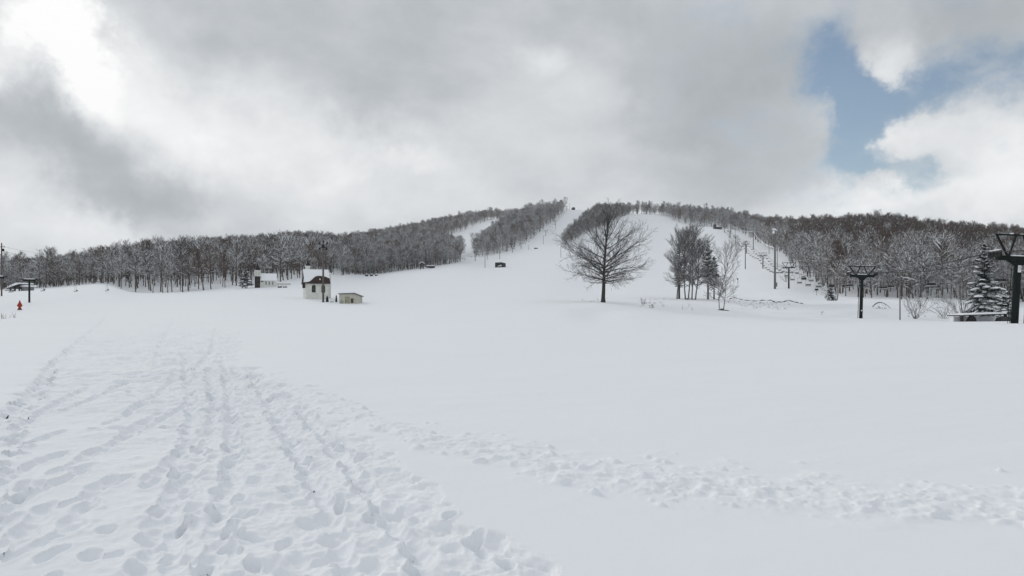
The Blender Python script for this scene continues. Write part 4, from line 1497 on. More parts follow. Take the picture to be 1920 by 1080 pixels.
LFT = [(-6, 108, 4.6), (55, 122, 3.9), (330, 262, 5.0)]
lb_ = [at(a, b) for a, b, h in LFT]
LL = ['dark lift tower cut by the left edge of the photo', 'short dark lift tower with twin sheaves at the far left']
for i in (0, 1):
    d = Vector((lb_[i + 1].x - lb_[i].x, lb_[i + 1].y - lb_[i].y, 0)).normalized()
    rz_ = math.atan2(-d.x, d.y)
    t = tower(lb_[i], rz_, LFT[i][2], 1.15, 0, 0.34, LL[i], 'towers of the left-hand lift', 1, 'steel_dark')
    MB().box((0, 0, LFT[i][2] + 0.42), (1.7, 0.3, 0.13), ch=0.04).build('snow_cap', M['snowcap'], t)
d0_ = (lb_[1] - lb_[0]).normalized()
e_ = lb_[0] - d0_ * 30
e_.z = gz(e_.x, e_.y)
pl = [(e_, 4.5, d0_)] + [(lb_[i], LFT[i][2], (lb_[2] - lb_[1]).normalized() if i else d0_) for i in range(3)]
r1, r2 = rope_pts(1, pl, 1.15, 0.4, 0.014), rope_pts(-1, pl, 1.15, 0.4, 0.014)
o = MB().tube(r1 + r2[::-1], 0.022, 4).build('haul_rope', M['rope'])
tag(o, 'thin haul rope of the lift at the far left edge', 'cable')
for (px_, which) in ((14, r1), (20, r2), (80, r1), (141, r2), (200, r1)):
    best = min(which, key=lambda p: abs(CX + FPX * p.x / p.y - px_))
    seg = sorted(which, key=lambda p: abs(CX + FPX * p.x / p.y - px_))[:2]
    a, b = seg
    ca, cb_ = CX + FPX * a.x / a.y, CX + FPX * b.x / b.y
    t_ = (px_ - ca) / (cb_ - ca) if abs(cb_ - ca) > 1e-6 else 0
    p = a.lerp(b, t_)
    lab = {14: 'lift chair hanging left of the red marker, nearer the edge of the photo', 20: 'lift chair hanging just right of another, left of the red marker', 80: 'lone lift chair hanging right of the short dark tower',
           141: 'lone lift chair over the left crest, midway between two others', 200: 'lone lift chair farthest right over the left crest'}[px_]
    c = copy_tree(chair0, lab, 'chairs of the left-hand lift')
    c.location = p
    c.rotation_euler = (0, 0, R(-40))

# ------------------------------------------------------------------ poles and wires


def pole(px, Y, hpx, w, mat, label, head=None, group=None, name='pole', cat='pole', lean=(0, 0)):
    p = at(px, Y)
    H = hpx * Y / FPX
    t = thing(name, p, label, cat, group)
    t.rotation_euler = (lean[0], lean[1], 0)
    MB().tube([(0, 0, -0.8), (0, 0, H * 0.5), (0, 0, H)], [w * 0.55, w * 0.47, w * 0.38], 10).build('shaft', M[mat], t, True)
    if head == 'floods':
        a = MB().bar((-0.95, 0, H - 0.55), (0.95, 0, H - 0.55), 0.10).bar((-0.75, 0, H - 1.2), (0.75, 0, H - 1.2), 0.10).box((0, 0, H - 0.9), (0.42, 0.34, 0.75), ch=0.04)
        a.build('crossarm', M['steel_dark'], t)
        for (x, z, ang) in ((-0.85, H - 0.25, 25), (0.85, H - 0.2, -25), (-0.75, H - 1.45, 20), (0.72, H - 1.45, -20), (0.1, H + 0.12, 0)):
            MB().box((x, -0.12, z), (0.38, 0.22, 0.32), ch=0.05, mtx=Matrix.Rotation(R(ang), 4, 'Z') @ Matrix.Rotation(R(-25), 4, 'X')).build('floodlight', M['steel_dark'], t)
    elif head == 'snowlamp':
        MB().bar((-0.5, 0, H - 0.1), (0.5, 0, H - 0.1), 0.12).build('crossarm', M['steel_grey'], t)
        for (x, z) in ((-0.45, H + 0.25), (0.42, H + 0.05), (-0.2, H - 0.6)):
            fl = MB().box((x, -0.15, z), (0.62, 0.35, 0.5), ch=0.08, mtx=Matrix.Rotation(R(-20), 4, 'X')).build('floodlight', M['lamp'], t)
        rg = random.Random(3)
        MB().blob((-0.28, -0.1, H + 0.55), (0.62, 0.42, 0.34), rg).blob((-0.5, -0.2, H - 0.3), (0.34, 0.3, 0.55), rg).blob((0.45, -0.1, H + 0.36), (0.4, 0.32, 0.16), rg).build('snow_cap', M['snowcap'], t, True)
        MB().box((0.42, -0.1, 1.35), (0.42, 0.4, 1.3), ch=0.03).build('switch_box', M['steel_grey'], t)
    elif head == 'arm':
        MB().tube([(0, 0, H - 1.25), (1.0, 0, H - 1.42), (1.9, 0, H - 1.62)], 0.045, 6).build('arm', M['steel_grey'], t)
        MB().tube([(0.1, 0, H - 1.19), (1.0, 0, H - 1.35), (1.9, 0, H - 1.55)], [0.03, 0.06, 0.04], 6).build('snow_cap', M['snowcap'], t, True)
    elif head == 'lamp':
        MB().bar((0, 0, H - 0.1), (0.6, -0.1, H), 0.08).build('arm', M['steel_far'], t)
        MB().box((0.6, -0.15, H), (0.7, 0.45, 0.4), ch=0.06).build('floodlight', M['steel_far'], t)
    elif head == 'cross':
        MB().box((0, 0, H - 0.9), (1.5, 0.12, 0.14)).build('crossarm', M['wood_pole'], t)
        for x in (-0.6, 0.0, 0.6):
            MB().lathe([(0.03, 0), (0.07, 0.04), (0.05, 0.10), (0.07, 0.15), (0.03, 0.2)], (x, 0, H - 0.83), 8).build('insulator', M['lamp'], t)
        MB().box((0.28, 0, H - 1.6), (0.42, 0.36, 0.6), ch=0.05).build('transformer', M['steel_dark'], t)
    return t, p, H


pole(606, 141, 113, 0.42, 'wood_pole', 'tall brown floodlight pole with a cluster of lamps before the white house', 'floods', name='light_pole', cat='light pole')
pole(3, 150, 100, 0.30, 'wood_pole', 'wooden utility pole rising over the wood at the far left edge', 'cross', name='utility_pole', cat='utility pole')
pole(1453, 205, 108, 0.62, 'concrete', 'tall thick grey lamp pole with a snow-plastered head beside the chairlift', 'snowlamp', name='light_pole', cat='light pole')
pole(1687.5, 99, 96, 0.17, 'concrete', 'thin grey pole with a snowy side arm right of the second lift tower', 'arm', name='pole', cat='pole')
pole(1397.5, 345, 52, 0.42, 'steel_far', 'tall dark pole rising from the snow close before the fifth lift tower', 'lamp', name='light_pole', cat='light pole')
pole(1412.5, 468, 42, 0.5, 'steel_far', 'dark pole against the wood edge right of the fifth lift tower', 'lamp', name='light_pole', cat='light pole')
pole(1370, 610, 28, 0.5, 'steel_far', 'dark pole at the upper lift right of the seventh tower', 'lamp', name='light_pole', cat='light pole')
pole(1378.5, 600, 26, 0.35, 'steel_far', 'thin pole rising above the sixth tower of the right-hand lift', None)
pole(1457.5, 330, 34, 0.32, 'steel_grey', 'thin pale pole right behind the thick grey lamp pole', None)
pole(1442, 420, 22, 0.3, 'steel_far', 'short thin pole in the gap below the wood edge left of the lamp pole', None)
for (a, b, h, lab) in ((909.4, 502, 26, 'thin lamp pole on open snow left of the dark shed'), (913.5, 487, 11, 'short dark pole at the lowest trees of the middle wood'), (937, 486, 23, 'thin grey lamp pole right above the dark shed'),
                       (1018.7, 457.5, 15, 'thin lamp pole halfway up the main run'), (1041.6, 431, 13, 'thin lamp pole high on the main run by the wood edge'), (1051.6, 482.5, 20, 'thin lamp pole at the left tip of the wedge of wood'),
                       (991.6, 468.5, 9, 'short pole at the lower edge of the main run'), (1067.7, 389, 13, 'thin mast on the skyline at the head of the main run')):
    p = hit(a, b, 200) if b > 400 else at(a, 880)
    pole(a, p.y, h, 0.32, 'steel_far', lab, 'lamp' if h > 14 else None, name='light_pole' if h > 14 else 'pole', cat='light pole' if h > 14 else 'pole')


def wire(a, b, sag, label, r=0.02, mat='rope', snow=False):
    pts = []
    for q in range(17):
        t = q / 16
        p = a.lerp(b, t)
        p.z -= 4 * sag * t * (1 - t)
        pts.append(p)
    o = MB().tube(pts, r, 5).build('overhead_wire', M[mat])
    tag(o, label, 'wire')
    return o


def head_of(px, Y, z):
    p = at(px, Y)
    return p + Vector((0, 0, z))


wire(head_of(3, 150, 11.2), head_of(240, 300, 14), 3.0, 'upper dark wire running right from the wooden utility pole', 0.022)
wire(head_of(3, 150, 10.2), head_of(200, 280, 12), 2.5, 'lower dark wire running right from the wooden utility pole', 0.022)
wire(head_of(1453, 205, 12.6), head_of(1412.5, 468, 13), 2.0, 'snow-whitened wire sagging from the thick lamp pole to the wood edge', 0.10, 'snowcap')
wire(head_of(1412.5, 468, 13), head_of(1370, 610, 12.5), 2.5, 'snow-whitened wire sagging on up to the upper poles', 0.11, 'snowcap')

# ------------------------------------------------------------------ buildings


def ring(outer, hole, y0, y1):
    m = MB()
    n = len(outer)
    vs = [Vector((p[0], y, p[1])) for y in (y0, y1) for p in outer] + [Vector((p[0], y, p[1])) for y in (y0, y1) for p in hole]
    fs = []
    for k in range(n):
        a, b = k, (k + 1) % n
        fs += [(a, b, 2 * n + b, 2 * n + a), (n + b, n + a, 3 * n + a, 3 * n + b), (b, a, n + a, n + b), (2 * n + a, 2 * n + b, 3 * n + b, 3 * n + a)]
    m.add(vs, fs)
    return m


def arch(w, h, n=8):
    p = [(-w / 2, 0), (w / 2, 0), (w / 2, h - w / 2)]
    for k in range(1, n):
        a = math.pi * k / n
        p.append((math.cos(a) * w / 2, h - w / 2 + math.sin(a) * w / 2))
    p.append((-w / 2, h - w / 2))
    return p


def shift(poly, dx, dz):
    return [(a + dx, b + dz) for a, b in poly]


# white house with arched windows; local -Y is its window wall
p = at(592, 156)
kx = 156 / FPX
rz = R(24)
hs = thing('white_house', p, 'white house with two arched windows and a snow-draped brown roof', 'house', None, rz)
W_, D_, Hw = 5.0, 5.6, 3.75
wl = MB()
wl.prism([(-D_ / 2, -1.0), (D_ / 2, -1.0), (D_ / 2, Hw), (0, Hw + 2.55), (-D_ / 2, Hw)], -W_ / 2, W_ / 2, Matrix.Rotation(R(90), 4, 'Z'))
wl.build('wall', M['white_wall'], hs)
rf = MB()
ov, th_ = 0.35, 0.14
for s in (-1, 1):
    prof = [(0, Hw + 2.75), (s * (D_ / 2 + 0.2), Hw + 0.02), (s * (D_ / 2 + 0.45), Hw - 0.25), (s * (D_ / 2 + 0.45), Hw - 0.40), (s * (D_ / 2 + 0.12), Hw - 0.10), (0, Hw + 2.6)]
    if s > 0:
        prof = prof[::-1]
    rf.prism(prof, -W_ / 2 - ov, W_ / 2 + ov, Matrix.Rotation(R(90), 4, 'Z'))
rfo = rf.build('roof', M['roof_brown'], hs)
# the snow still lying on the roof: a thick sheet with a scooped lower edge on the window side
sn = MB()
nx, ny = 24, 8
vt, vb = [], []
for i in range(nx + 1):
    u = i / nx
    x = -W_ / 2 - ov - 0.03 + u * (W_ + 2 * ov + 0.06)
    low = 0.97 - 0.53 * math.exp(-(abs(u - 0.62) / 0.33) ** 3) - 0.22 * max(0, u - 0.75) / 0.25
    for j in range(ny + 1):
        t = j / ny * low
        yy = -t * (D_ / 2 + 0.42)
        zz = Hw + 2.75 - t * (2.75 + 0.18) + 0.02
        thk = 0.26 * (1 - 0.5 * (j / ny) ** 4)
        vt.append((x, yy, zz + thk))
        vb.append((x, yy, zz))
nn = (nx + 1) * (ny + 1)
fs = []
for i in range(nx):
    for j in range(ny):
        a = i * (ny + 1) + j
        fs.append((a, a + 1, a + ny + 2, a + ny + 1))
    a = i * (ny + 1) + ny
    fs.append((a, a + nn, a + ny + 1 + nn, a + ny + 1))
for j in range(ny):
    fs.append((j + 1, j, j + nn, j + 1 + nn))
    a = nx * (ny + 1) + j
    fs.append((a, a + 1, a + 1 + nn, a + nn))
sn.add(vt + vb, fs)
sn.prism([(0.0, Hw + 2.77), (0.0, Hw + 3.04), (D_ / 2 + 0.4, Hw + 0.02), (D_ / 2 + 0.4, Hw - 0.2)], -W_ / 2 - ov, W_ / 2 + ov, Matrix.Rotation(R(90), 4, 'Z'))
sn.build('roof_snow', M['snowcap'], hs)
for x in (-0.82, 1.30):
    poly = shift(arch(0.86, 1.75), x, 1.35)
    outer = shift(arch(1.02, 1.91), x, 1.27)
    fr = ring(outer, poly, -D_ / 2 - 0.05, -D_ / 2 + 0.02).build('window', M['white_wall'], hs)
    MB().prism(poly, -D_ / 2 - 0.02, -D_ / 2 + 0.01).build('pane', M['glass_dark'], fr)
    MB().box((x, -D_ / 2 - 0.035, 2.2), (0.05, 0.03, 1.7)).box((x, -D_ / 2 - 0.035, 2.1), (0.84, 0.03, 0.05)).build('glazing_bar', M['frame_olive'], fr)
MB().box((-W_ / 2 - 0.42, -D_ / 2 + 0.9, Hw - 0.75), (0.55, 0.7, 1.35), ch=0.05).build('shutter_box', M['roof_dark'], hs)
MB().box((0.55, -D_ / 2 - 0.18, Hw + 0.62), (0.26, 0.2, 0.34), ch=0.05).build('roof_lamp', M['plate'], hs)
bf = MB().box((-1.7, 1.0, Hw + 2.8), (0.95, 0.95, 2.0)).build('belfry', M['white_wall'], hs)
MB().lathe([(0.92, 0), (0.86, 0.10), (0.42, 0.6), (0.18, 1.2), (0.03, 2.0)], (-1.7, 1.0, Hw + 3.86), 4, Matrix.Rotation(R(45), 4, 'Z')).build('spire', M['roof_dark'], bf)
MB().box((-1.7, 1.0, Hw + 3.82), (1.25, 1.25, 0.12)).build('eave', M['snowcap'], bf)
MB().box((W_ / 2 + 0.5, 0.6, 2.6), (0.75, 2.4, 6.4)).build('chimney_wall', M['white_wall'], hs)
MB().box((W_ / 2 + 0.5, 0.6, 5.9), (0.9, 2.6, 0.25), ch=0.08).build('snow_cap', M['snowcap'], hs)

# chapel with a steeple
p = at(497, 207)
k = 207 / FPX
ch = thing('chapel', p, 'small white chapel with a dark stone tower and spire at the wood', 'chapel', None, R(20))
tx = -2.35
ch.scale = (0.92, 0.92, 0.92)
tw = MB().box((tx, -1.2, 1.3), (1.75, 1.75, 4.6)).build('tower', M['stone'], ch)
MB().box((tx, -1.2, 4.6), (1.95, 1.95, 2.0)).build('bell_stage', M['white_wall'], ch)
for x in (-0.42, 0.42):
    MB().box((tx + x, -2.19, 4.55), (0.5, 0.04, 1.3)).build('louvre', M['cream_wall'], ch)
MB().lathe([(1.30, 0), (0.95, 0.35), (0.45, 1.5), (0.03, 2.7)], (tx, -1.2, 5.6), 4, Matrix.Rotation(R(45), 4, 'Z')).build('spire', M['roof_dark'], ch)
nv = MB().prism([(-1.7, -0.8), (1.7, -0.8), (1.7, 2.5), (0, 4.3), (-1.7, 2.5)], -1.3, 3.4, Matrix.Rotation(R(90), 4, 'Z') @ Matrix.Scale(-1, 4, (0, 1, 0)))
nv.build('nave', M['white_wall'], ch)
rs_ = MB()
for s in (-1, 1):
    pr = [(0, 4.34), (s * 2.05, 2.16), (s * 2.05, 2.42), (0, 4.66)]
    if s > 0:
        pr = pr[::-1]
    rs_.prism(pr, -1.5, 3.75, Matrix.Rotation(R(90), 4, 'Z') @ Matrix.Scale(-1, 4, (0, 1, 0)))
rs_.build('roof_snow', M['snowcap'], ch)
for x in (0.3, 1.35, 2.4):
    wf = ring(shift(arch(0.55, 1.3), x, 0.7), shift(arch(0.42, 1.15), x, 0.76), -1.76, -1.69).build('window', M['white_wall'], ch)
    MB().prism(shift(arch(0.42, 1.15), x, 0.76), -1.73, -1.70).build('pane', M['steel_grey'], wf)
MB().box((-0.95, -1.85, 1.9), (0.7, 0.35, 0.3), ch=0.04).build('wall_lamp', M['roof_dark'], ch)

# cream shed
p = at(658, 138)
k = 138 / FPX
sh = thing('shed', p, 'low cream shed with a snowy mono-pitch roof right of the tall brown pole', 'shed', None, R(6))
MB().prism([(-2.15, -0.6), (2.15, -0.6), (2.15, 1.45), (0.9, 1.95), (-2.15, 1.85)], -1.5, 1.5).build('wall', M['cream_wall'], sh)
MB().prism([(-2.35, 1.86), (0.95, 1.97), (2.45, 1.38), (2.45, 1.50), (0.97, 2.09), (-2.35, 1.98)], -1.75, 1.75).build('roof', M['roof_dark'], sh)
MB().prism([(-2.3, 1.985), (0.97, 2.095), (2.4, 1.525), (2.3, 1.66), (1.0, 2.30), (-2.2, 2.20)], -1.7, 1.7).build('roof_snow', M['snowcap'], sh)
d_ = ring([(-0.95, 0.0), (-0.10, 0.0), (-0.10, 1.32), (-0.95, 1.32)], [(-0.87, 0.02), (-0.18, 0.02), (-0.18, 1.24), (-0.87, 1.24)], -1.54, -1.49).build('door', M['frame_olive'], sh)
MB().box((-0.525, -1.505, 0.63), (0.68, 0.02, 1.2)).build('panel', M['pane_pale'], d_)
MB().box((-0.80, -1.53, 0.45), (0.06, 0.05, 0.30)).build('handle', M['black'], d_)
w_ = ring([(0.15, 0.05), (0.72, 0.05), (0.72, 1.0), (0.15, 1.0)], [(0.22, 0.1), (0.65, 0.1), (0.65, 0.93), (0.22, 0.93)], -1.54, -1.49).build('window', M['frame_olive'], sh)
MB().box((0.435, -1.505, 0.515), (0.42, 0.02, 0.82)).build('pane', M['glass_dark'], w_)
MB().box((0.435, -1.52, 0.515), (0.05, 0.02, 0.82)).box((0.435, -1.521, 0.62), (0.42, 0.02, 0.05)).build('glazing_bar', M['frame_olive'], w_)
em = MB()
for q in range(12):
    a0, a1 = 2 * math.pi * q / 12, 2 * math.pi * (q + 1) / 12
    if q in (1, 2):
        continue
    em.bar((-1.62 + 0.26 * math.cos(a0), -1.53, 0.36 + 0.34 * math.sin(a0)), (-1.62 + 0.26 * math.cos(a1), -1.53, 0.36 + 0.34 * math.sin(a1)), 0.10, 0.03)
em.bar((-1.62, -1.53, 0.36), (-1.38, -1.53, 0.36), 0.10, 0.03).bar((-1.80, -1.53, 0.62), (-1.60, -1.53, 0.86), 0.10, 0.03)
em.build('emblem', M['steel_far'], sh)

# small upright evergreens by the house
for (px_, h_, r_, lab) in ((613.5, 1.15, 0.42, 'small dark wrapped shrub against the right corner of the white house'), (630.5, 1.35, 0.26, 'slim dark upright shrub with a thin bare top left of the cream shed')):
    p = at(px_, 143)
    rg = random.Random(int(px_))
    t = thing('shrub', p, lab, 'shrub')
    m = MB()
    for q in range(260):
        z = rg.random() ** 0.8 * h_
        a = rg.uniform(0, 6.28)
        rr = r_ * (1 - z / h_) ** 0.6 * rg.uniform(0.5, 1.0)
        c_ = Vector((rr * math.cos(a), rr * math.sin(a), z))
        dv = Vector((math.cos(a) * 0.10, math.sin(a) * 0.10, 0.16))
        sv = Vector((-math.sin(a), math.cos(a), 0)) * 0.05
        m.add([c_ - sv, c_ + sv, c_ + dv], [(0, 1, 2)])
    m.lathe([(r_ * 0.75, -0.2), (r_ * 0.75, 0.1), (r_ * 0.5, h_ * 0.5), (0.03, h_ * 0.95)], (0, 0, 0), 8)
    m.build('foliage', M['needles'], t)
    MB().tube([(0, 0, -0.2), (0.02, 0, h_ + 0.55)], [0.04, 0.015], 5).build('stem', M['bark_dark'], t)
T, C = bush(91, 0.8, 0.8, 4, 1.2, n2=3, n3=1)
t = thing('bush', at(620.5, 141), 'tiny bare sapling between the tall brown pole and the slim dark shrub', 'bush')
T.build('stems', M['bark_dark'], t)
C.build('crown', M['bark_dark'], t)


def snow_box(px, Y, w, d, h, label, name='crate', cat='crate', rz=0.0, mat='roof_dark', snow=0.25):
    p = at(px, Y)
    t = thing(name, p, label, cat, None, rz)
    b = MB().box((0, 0, h / 2 - 0.2), (w, d, h + 0.4), ch=0.06)
    b.box((-w * 0.3, -d / 2 - 0.02, h * 0.5), (0.08, 0.06, h * 0.9)).box((w * 0.3, -d / 2 - 0.02, h * 0.5), (0.08, 0.06, h * 0.9))
    b.build('body', M[mat], t)
    rg = random.Random(int(px * 7))
    MB().blob((0, 0, h), (w * 0.56, d * 0.56, snow), rg, 12, 6, 0.08).build('snow_cap', M['snowcap'], t, True)
    return t


snow_box(687.5, 352, 1.5, 1.0, 0.95, 'small dark snow-capped crate on the crest, leftmost of three', snow=0.35)
snow_box(696.5, 354, 1.4, 1.0, 0.95, 'small dark snow-capped crate on the crest, middle of three', snow=0.35)
snow_box(705.5, 357, 1.3, 1.0, 0.7, 'small dark crate almost buried in snow, rightmost of three on the crest', snow=0.45)
snow_box(525, 201, 1.1, 0.8, 0.42, 'low dark bench end under snow right of the small chapel', 'bench', 'bench', snow=0.3)
snow_box(534.5, 201, 1.0, 0.8, 0.36, 'low dark bench under snow, farther right of the small chapel', 'bench', 'bench', snow=0.3)
snow_box(1507, 252, 1.5, 1.2, 0.75, 'dark box with a thick snow lid at the right edge of the lift slope', 'box', 'box', snow=0.5)
p_ = hit(1005, 466.5, 300)
snow_box(1005, p_.y, 2.9, 1.6, 0.8, 'lone dark low box on the open main run', 'box', 'box', rz=R(10), snow=0.22)
# terrace wall behind the benches
t = thing('low_wall', at(531, 214), 'low snow-covered white wall on the slope right of the chapel', 'wall', None, R(4))
MB().box((0, 0, -0.1), (4.6, 0.5, 1.5), ch=0.08).build('body', M['white_wall'], t)
MB().box((0, 0, 0.77), (4.9, 0.9, 0.34), ch=0.14).build('snow_cap', M['snowcap'], t)

# open-fronted dark shed on the main run
p_ = hit(938, 501, 250)
k = p_.y / FPX
t = thing('open_shed', p_, 'dark open-fronted shed with snow inside on the lower main run', 'shed', None, R(-4))
o_ = [(-9.6 * k, -0.5), (9.6 * k, -0.2), (9.8 * k, 7.2 * k), (2 * k, 9.0 * k), (-9.4 * k, 8.4 * k)]
i_ = [(-6.8 * k, 1.2 * k), (3.0 * k, 1.6 * k), (3.2 * k, 6.2 * k), (1.0 * k, 6.6 * k), (-6.8 * k, 6.4 * k)]
ring(o_, i_, -1.2, 2.4).build('wall', M['roof_dark'], t)
MB().prism(i_, 2.2, 2.35).build('back_wall', M['black'], t)
MB().prism([(-6.8 * k, 1.2 * k), (3.0 * k, 1.6 * k), (2.6 * k, 4.2 * k), (0.6 * k, 4.4 * k), (-4.5 * k, 2.3 * k)], -0.6, 2.1).build('snow_drift', M['snowcap'], t)
MB().prism([(-9.4 * k, 8.45 * k), (2 * k, 9.05 * k), (9.8 * k, 7.25 * k), (9.4 * k, 7.9 * k), (2 * k, 9.9 * k), (-9.0 * k, 9.2 * k)], -1.1, 2.3).build('roof_snow', M['snowcap'], t)
# timber frame on the crest
p_ = hit(801, 503.5, 200)
k = p_.y / FPX
t = thing('timber_shelter', p_, 'dark peaked timber shelter with a low snow-topped annex on the crest', 'shelter')
for x in (-12.5, -7.5):
    MB().box((x * k, 0, 3.5 * k), (1.9 * k, 0.5, 9.5 * k)).build('post', M['roof_dark'], t)
MB().prism([(-14.5 * k, 7.5 * k), (-10 * k, 11.5 * k), (-1 * k, 5.5 * k), (-1 * k, 3.6 * k), (-6 * k, 6.8 * k), (-10 * k, 8.0 * k)], -1.2, 1.2).build('roof', M['roof_dark'], t)
MB().prism([(-15 * k, 7.9 * k), (-10 * k, 11.8 * k), (-5 * k, 8.9 * k), (-5 * k, 9.7 * k), (-10 * k, 13.0 * k), (-15 * k, 9.1 * k)], -1.3, 1.3).build('roof_snow', M['snowcap'], t)
an = MB().prism([(-3 * k, 2.2 * k), (14 * k, -0.5 * k), (14 * k, 4.6 * k), (-1 * k, 4.4 * k)], -1.0, 1.4).build('annex', M['roof_dark'], t)
MB().prism([(-2 * k, 4.5 * k), (14 * k, 4.7 * k), (13 * k, 6.2 * k), (3 * k, 5.6 * k), (-2.5 * k, 6.6 * k)], -1.1, 1.5).build('snow_cap', M['snowcap'], an)
# top station of the right-hand lift
p_ = at(1344.5, 704)
t = thing('lift_station', p_, 'dark top station of the right-hand chairlift with a snowy roof on the skyline run', 'lift station')
k = 704 / FPX
MB().box((-4.3 * k, 0, 4.0 * k), (4.2 * k, 3.5, 9.5 * k), ch=0.1).build('control_cabin', M['roof_dark'], t)
MB().box((4.0 * k, 0.5, 2.0 * k), (9.0 * k, 4.0, 4.6 * k), ch=0.1).build('engine_house', M['roof_dark'], t)
MB().prism([(-2.0 * k, 3.6 * k), (4 * k, 4.35 * k), (3 * k, 6.2 * k), (-1.5 * k, 6.0 * k)], -1.8, 2.2).build('roof_snow', M['snowcap'], t)
MB().bar((-7 * k, 0, 0.6 * k), (9 * k, 0, 0.6 * k), 0.3, 0.9).build('platform', M['roof_dark'], t)
# hut at the head of the main run
p_ = at(1075, 880)
t = thing('hut', p_, 'tiny dark hut on the skyline at the head of the main run', 'hut')
MB().box((0, 0, 1.0), (4.2, 3, 2.6), ch=0.1).build('wall', M['roof_dark'], t)
MB().prism([(-2.5, 2.2), (2.5, 2.2), (0.3, 3.3)], -1.8, 1.8).build('roof', M['roof_dark'], t)
MB().prism([(-2.6, 2.35), (0.3, 3.42), (2.6, 2.35), (0.3, 3.8)], -1.9, 1.9).build('roof_snow', M['snowcap'], t)
# station with a tilted snow roof at far left
p_ = at(42, 186)
k = 186 / FPX
t = thing('lift_station', p_, 'open lift station under a tilted snow-covered roof at the far left', 'lift station', None, R(-12))
MB().prism([(-19 * k, 3.6 * k), (9 * k, 11.5 * k), (9 * k, 12.5 * k), (-19 * k, 4.6 * k)], -2.2, 2.2).build('roof', M['roof_dark'], t)
MB().prism([(-19 * k, 4.65 * k), (9 * k, 12.55 * k), (8 * k, 15.0 * k), (2 * k, 14.8 * k), (-12 * k, 9.8 * k)], -2.3, 2.3).build('roof_snow', M['snowcap'], t)
for x, z in ((-14, 5), (-4, 7.6), (6, 10.4)):
    for y in (-1.7, 1.7):
        MB().box((x * k, y, z * k / 2 - 0.2), (0.3, 0.3, z * k + 0.4)).build('post', M['roof_dark'], t)
MB().box((10 * k, 0.4, 4 * k), (8 * k, 2.6, 9 * k), ch=0.08).build('cabin', M['steel_grey'], t)
MB().box((11 * k, 0.4, 9.0 * k), (17 * k, 3.0, 0.5), ch=0.15).build('snow_cap', M['snowcap'], t)

# red furled marker
p_ = hit(37, 581, 60, 140)
k = p_.y / FPX
t = thing('marker', p_, 'red furled marker with a flared dark red base standing in the snow at far left', 'marker')
cl = MB()
vs, fs = [], []
prof = [(2.2, 3.0), (1.7, 4.2), (2.0, 5.6), (3.6, 7.0), (3.9, 8.2), (2.6, 11.0), (1.5, 14.0), (0.9, 16.6), (0.3, 18.2)]
nq = 24
for (r_, z_) in prof:
    for q in range(nq):
        a = 2 * math.pi * q / nq
        rr = r_ * k * (1 + 0.17 * math.cos(a * 6 + z_ * 0.3))
        vs.append((rr * math.cos(a), rr * math.sin(a), z_ * k))
for i in range(len(prof) - 1):
    for q in range(nq):
        a, b = i * nq + q, i * nq + (q + 1) % nq
        fs.append((a, b, b + nq, a + nq))
cl.add(vs, fs)
cl.build('cloth', M['red'], t, True)
MB().lathe([(3.9 * k, -0.3), (3.7 * k, 0.8 * k), (3.0 * k, 2.4 * k), (2.2 * k, 3.1 * k)], (0, 0, 0), 16).build('base', M['red_dark'], t, True)
# dry stalks in front of it
for (px_, py_, n_, lab) in ((8, 598, 9, 'sparse dry grass stalks at the left edge below the red marker'), (22, 596, 7, 'sparse dry grass stalks right below the red marker')):
    p_ = hit(px_, py_, 30, 120)
    k = p_.y / FPX
    rg = random.Random(px_)
    m = MB()
    for q in range(n_):
        x, h_ = rg.uniform(-6, 6) * k, rg.uniform(5, 12) * k
        dx = rg.uniform(-3, 3) * k
        m.tube([(x, rg.uniform(-0.3, 0.3), -0.15), (x + dx * 0.4, 0, h_ * 0.6), (x + dx, 0, h_)], [0.016, 0.014, 0.009], 4)
    t = m.build('grass_tuft', M['straw'])
    t.location = p_
    tag(t, lab, 'grass tuft')
# small signs on the lift slope
for (px_, Y_, h_, w_, lab) in ((1383, 262, 1.5, 0.55, 'small dark sign on a thin stake left of the lift slope'), (1531, 185, 1.9, 1.0, 'small dark panel on a post at the wood edge beyond the snow mound')):
    p_ = at(px_, Y_)
    t = thing('sign', p_, lab, 'sign')
    MB().tube([(0, 0, -0.4), (0, 0, h_)], 0.05, 6).build('post', M['steel_far'], t)
    MB().box((0, -0.06, h_ - 0.25), (w_, 0.04, 0.55), ch=0.012).build('panel', M['roof_dark'], t)
    MB().box((0, -0.03, h_ + 0.06), (w_ * 0.95, 0.16, 0.09), ch=0.03).build('snow_cap', M['snowcap'], t)

# nearly buried shelter at the field's edge
Y_ = 80.0
p_ = at(1834, Y_)
k = Y_ / FPX
t = thing('low_shelter', p_, 'nearly buried low shelter with a snow-topped roof in front of the snow-laden spruce', 'shelter', None, R(3))
MB().prism([(-46 * k, 10.2 * k), (40 * k, 12.8 * k), (40 * k, 14.6 * k), (-46 * k, 12.0 * k)], -1.3, 1.3).build('roof', M['roof_dark'], t)
MB().prism([(-45 * k, 12.05 * k), (40 * k, 14.65 * k), (39 * k, 16.8 * k), (-20 * k, 15.0 * k), (-43 * k, 13.6 * k)], -1.28, 1.28).build('roof_snow', M['snowcap'], t)
MB().prism([(-47 * k, -4 * k), (-42.5 * k, -4 * k), (-43.5 * k, 10.5 * k), (-46 * k, 10.5 * k)], -1.25, -0.95).build('post', M['roof_dark'], t)
MB().prism([(38 * k, -4 * k), (43 * k, -4 * k), (40 * k, 12.7 * k), (37.5 * k, 12.7 * k)], -1.25, -0.95).build('post', M['roof_dark'], t)
MB().prism([(-38 * k, -4 * k), (-16 * k, -4 * k), (-18 * k, 6 * k), (-22 * k, 10.6 * k), (-28 * k, 10.6 * k), (-31 * k, 6 * k)], -1.15, -0.85).build('gusset', M['roof_dark'], t)
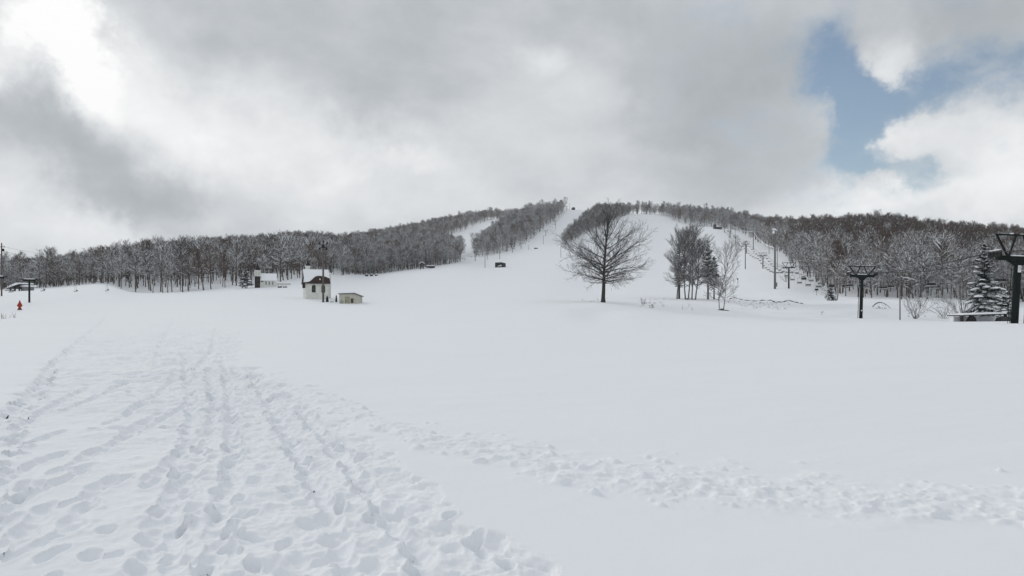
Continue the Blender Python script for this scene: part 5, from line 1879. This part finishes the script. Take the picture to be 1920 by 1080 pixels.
MB().prism([(-44 * k, -4 * k), (39 * k, -4 * k), (39 * k, 9.6 * k), (-43 * k, 8.4 * k)], 0.4, 1.0).build('snow_drift', M['snowcap'], t)
dm = [(21 * k, -4 * k), (44 * k, -4 * k)] + [((32.5 + 11.5 * math.cos(a)) * k, (-1 + 10 * math.sin(a)) * k) for a in np.linspace(0.1, math.pi - 0.1, 10)]
MB().prism(dm, -1.8, -0.9).build('cover', M['steel_far'], t)

# undercut creek bank: the strip of bare earth under the snow lip, and brush sticking out of the snow below it
bk = MB()
rg = random.Random(8)
path = [(1368, 561), (1376, 558), (1388, 562), (1400, 564), (1416, 565), (1432, 563.5), (1448, 564), (1452, 567), (1466, 567), (1478, 563.5), (1490, 567), (1500, 569), (1509, 571)]
seg = []
for (a, b), (c, d) in zip(path, path[1:]):
    for q in range(4):
        seg.append((a + (c - a) * q / 4, b + (d - b) * q / 4))
pp = [hit(a, b, 100, 190) + Vector((0, -0.05, 0.02)) for a, b in seg]
bk.tube(pp, [0.06 + 0.13 * max(0, vn) for vn in [0.5 + 0.5 * math.sin(i * 1.7) + rg.uniform(-0.3, 0.3) for i in range(len(pp))]], 6)
o = bk.build('creek_bank', M['earth'])
o['kind'] = 'structure'
dt = MB()
for (x_, y_, z_) in DIRT:
    for q in range(rng.randint(2, 5)):
        a = rng.uniform(0, 6.28)
        sx_, sy_ = rng.gauss(0, 0.035), rng.gauss(0, 0.05)
        L = rng.uniform(0.008, 0.03)
        p_ = Vector((x_ + sx_, y_ + sy_, z_ + 0.006 + abs(sx_) * 0.4))
        dt.tube([p_, p_ + Vector((math.cos(a) * L, math.sin(a) * L, 0.004))], [rng.uniform(0.004, 0.010), 0.004], 4)
for (px_, py_) in ((105, 745), (50, 780), (12, 776)):
    x_, y_ = flat(px_, py_)
    dt.tube([Vector((x_, y_, gz(x_, y_) - 0.09)), Vector((x_ + 0.04, y_, gz(x_, y_) - 0.03))], [0.012, 0.008], 5)
o = dt.build('soil_crumbs', M['earth'])
stuff(o)
o['label'] = 'dark crumbs of soil and grass at the bottom of boot prints'
br = MB()
for (x0, x1, y0, y1, n) in ((1385, 1480, 567, 580, 60), (1360, 1385, 556, 570, 26), (1196, 1245, 560, 576, 34), (1275, 1300, 571, 583, 12), (1090, 1140, 559, 566, 8), (1700, 1770, 575, 596, 26), (1445, 1450, 551, 553, 3), (1640, 1672, 575, 580, 10), (1540, 1545, 586, 592, 3)):
    for q in range(n):
        p_ = hit(rg.uniform(x0, x1), rg.uniform(y0, y1), 70, 190)
        L = rg.uniform(0.2, 0.75)
        a = rg.uniform(0, 6.28)
        e = rg.uniform(0.0, 0.9)
        dv = Vector((math.cos(a) * math.cos(e), math.sin(a) * math.cos(e), math.sin(e))) * L
        p1 = p_ - dv * 0.2
        br.tube([p1, p1 + dv * 0.5 + Vector((0, 0, 0.06)), p1 + dv], [0.035, 0.028, 0.012], 4)
o = br.build('dead_brush', M['bark_dark'])
stuff(o)
o['label'] = 'dead twigs and stalks poking from the snow along the dip'

# the air itself: far slopes fade a little
hb = MB().box((0, 700, 120), (5200, 3600, 300)).build('haze', hz_)
stuff(hb)
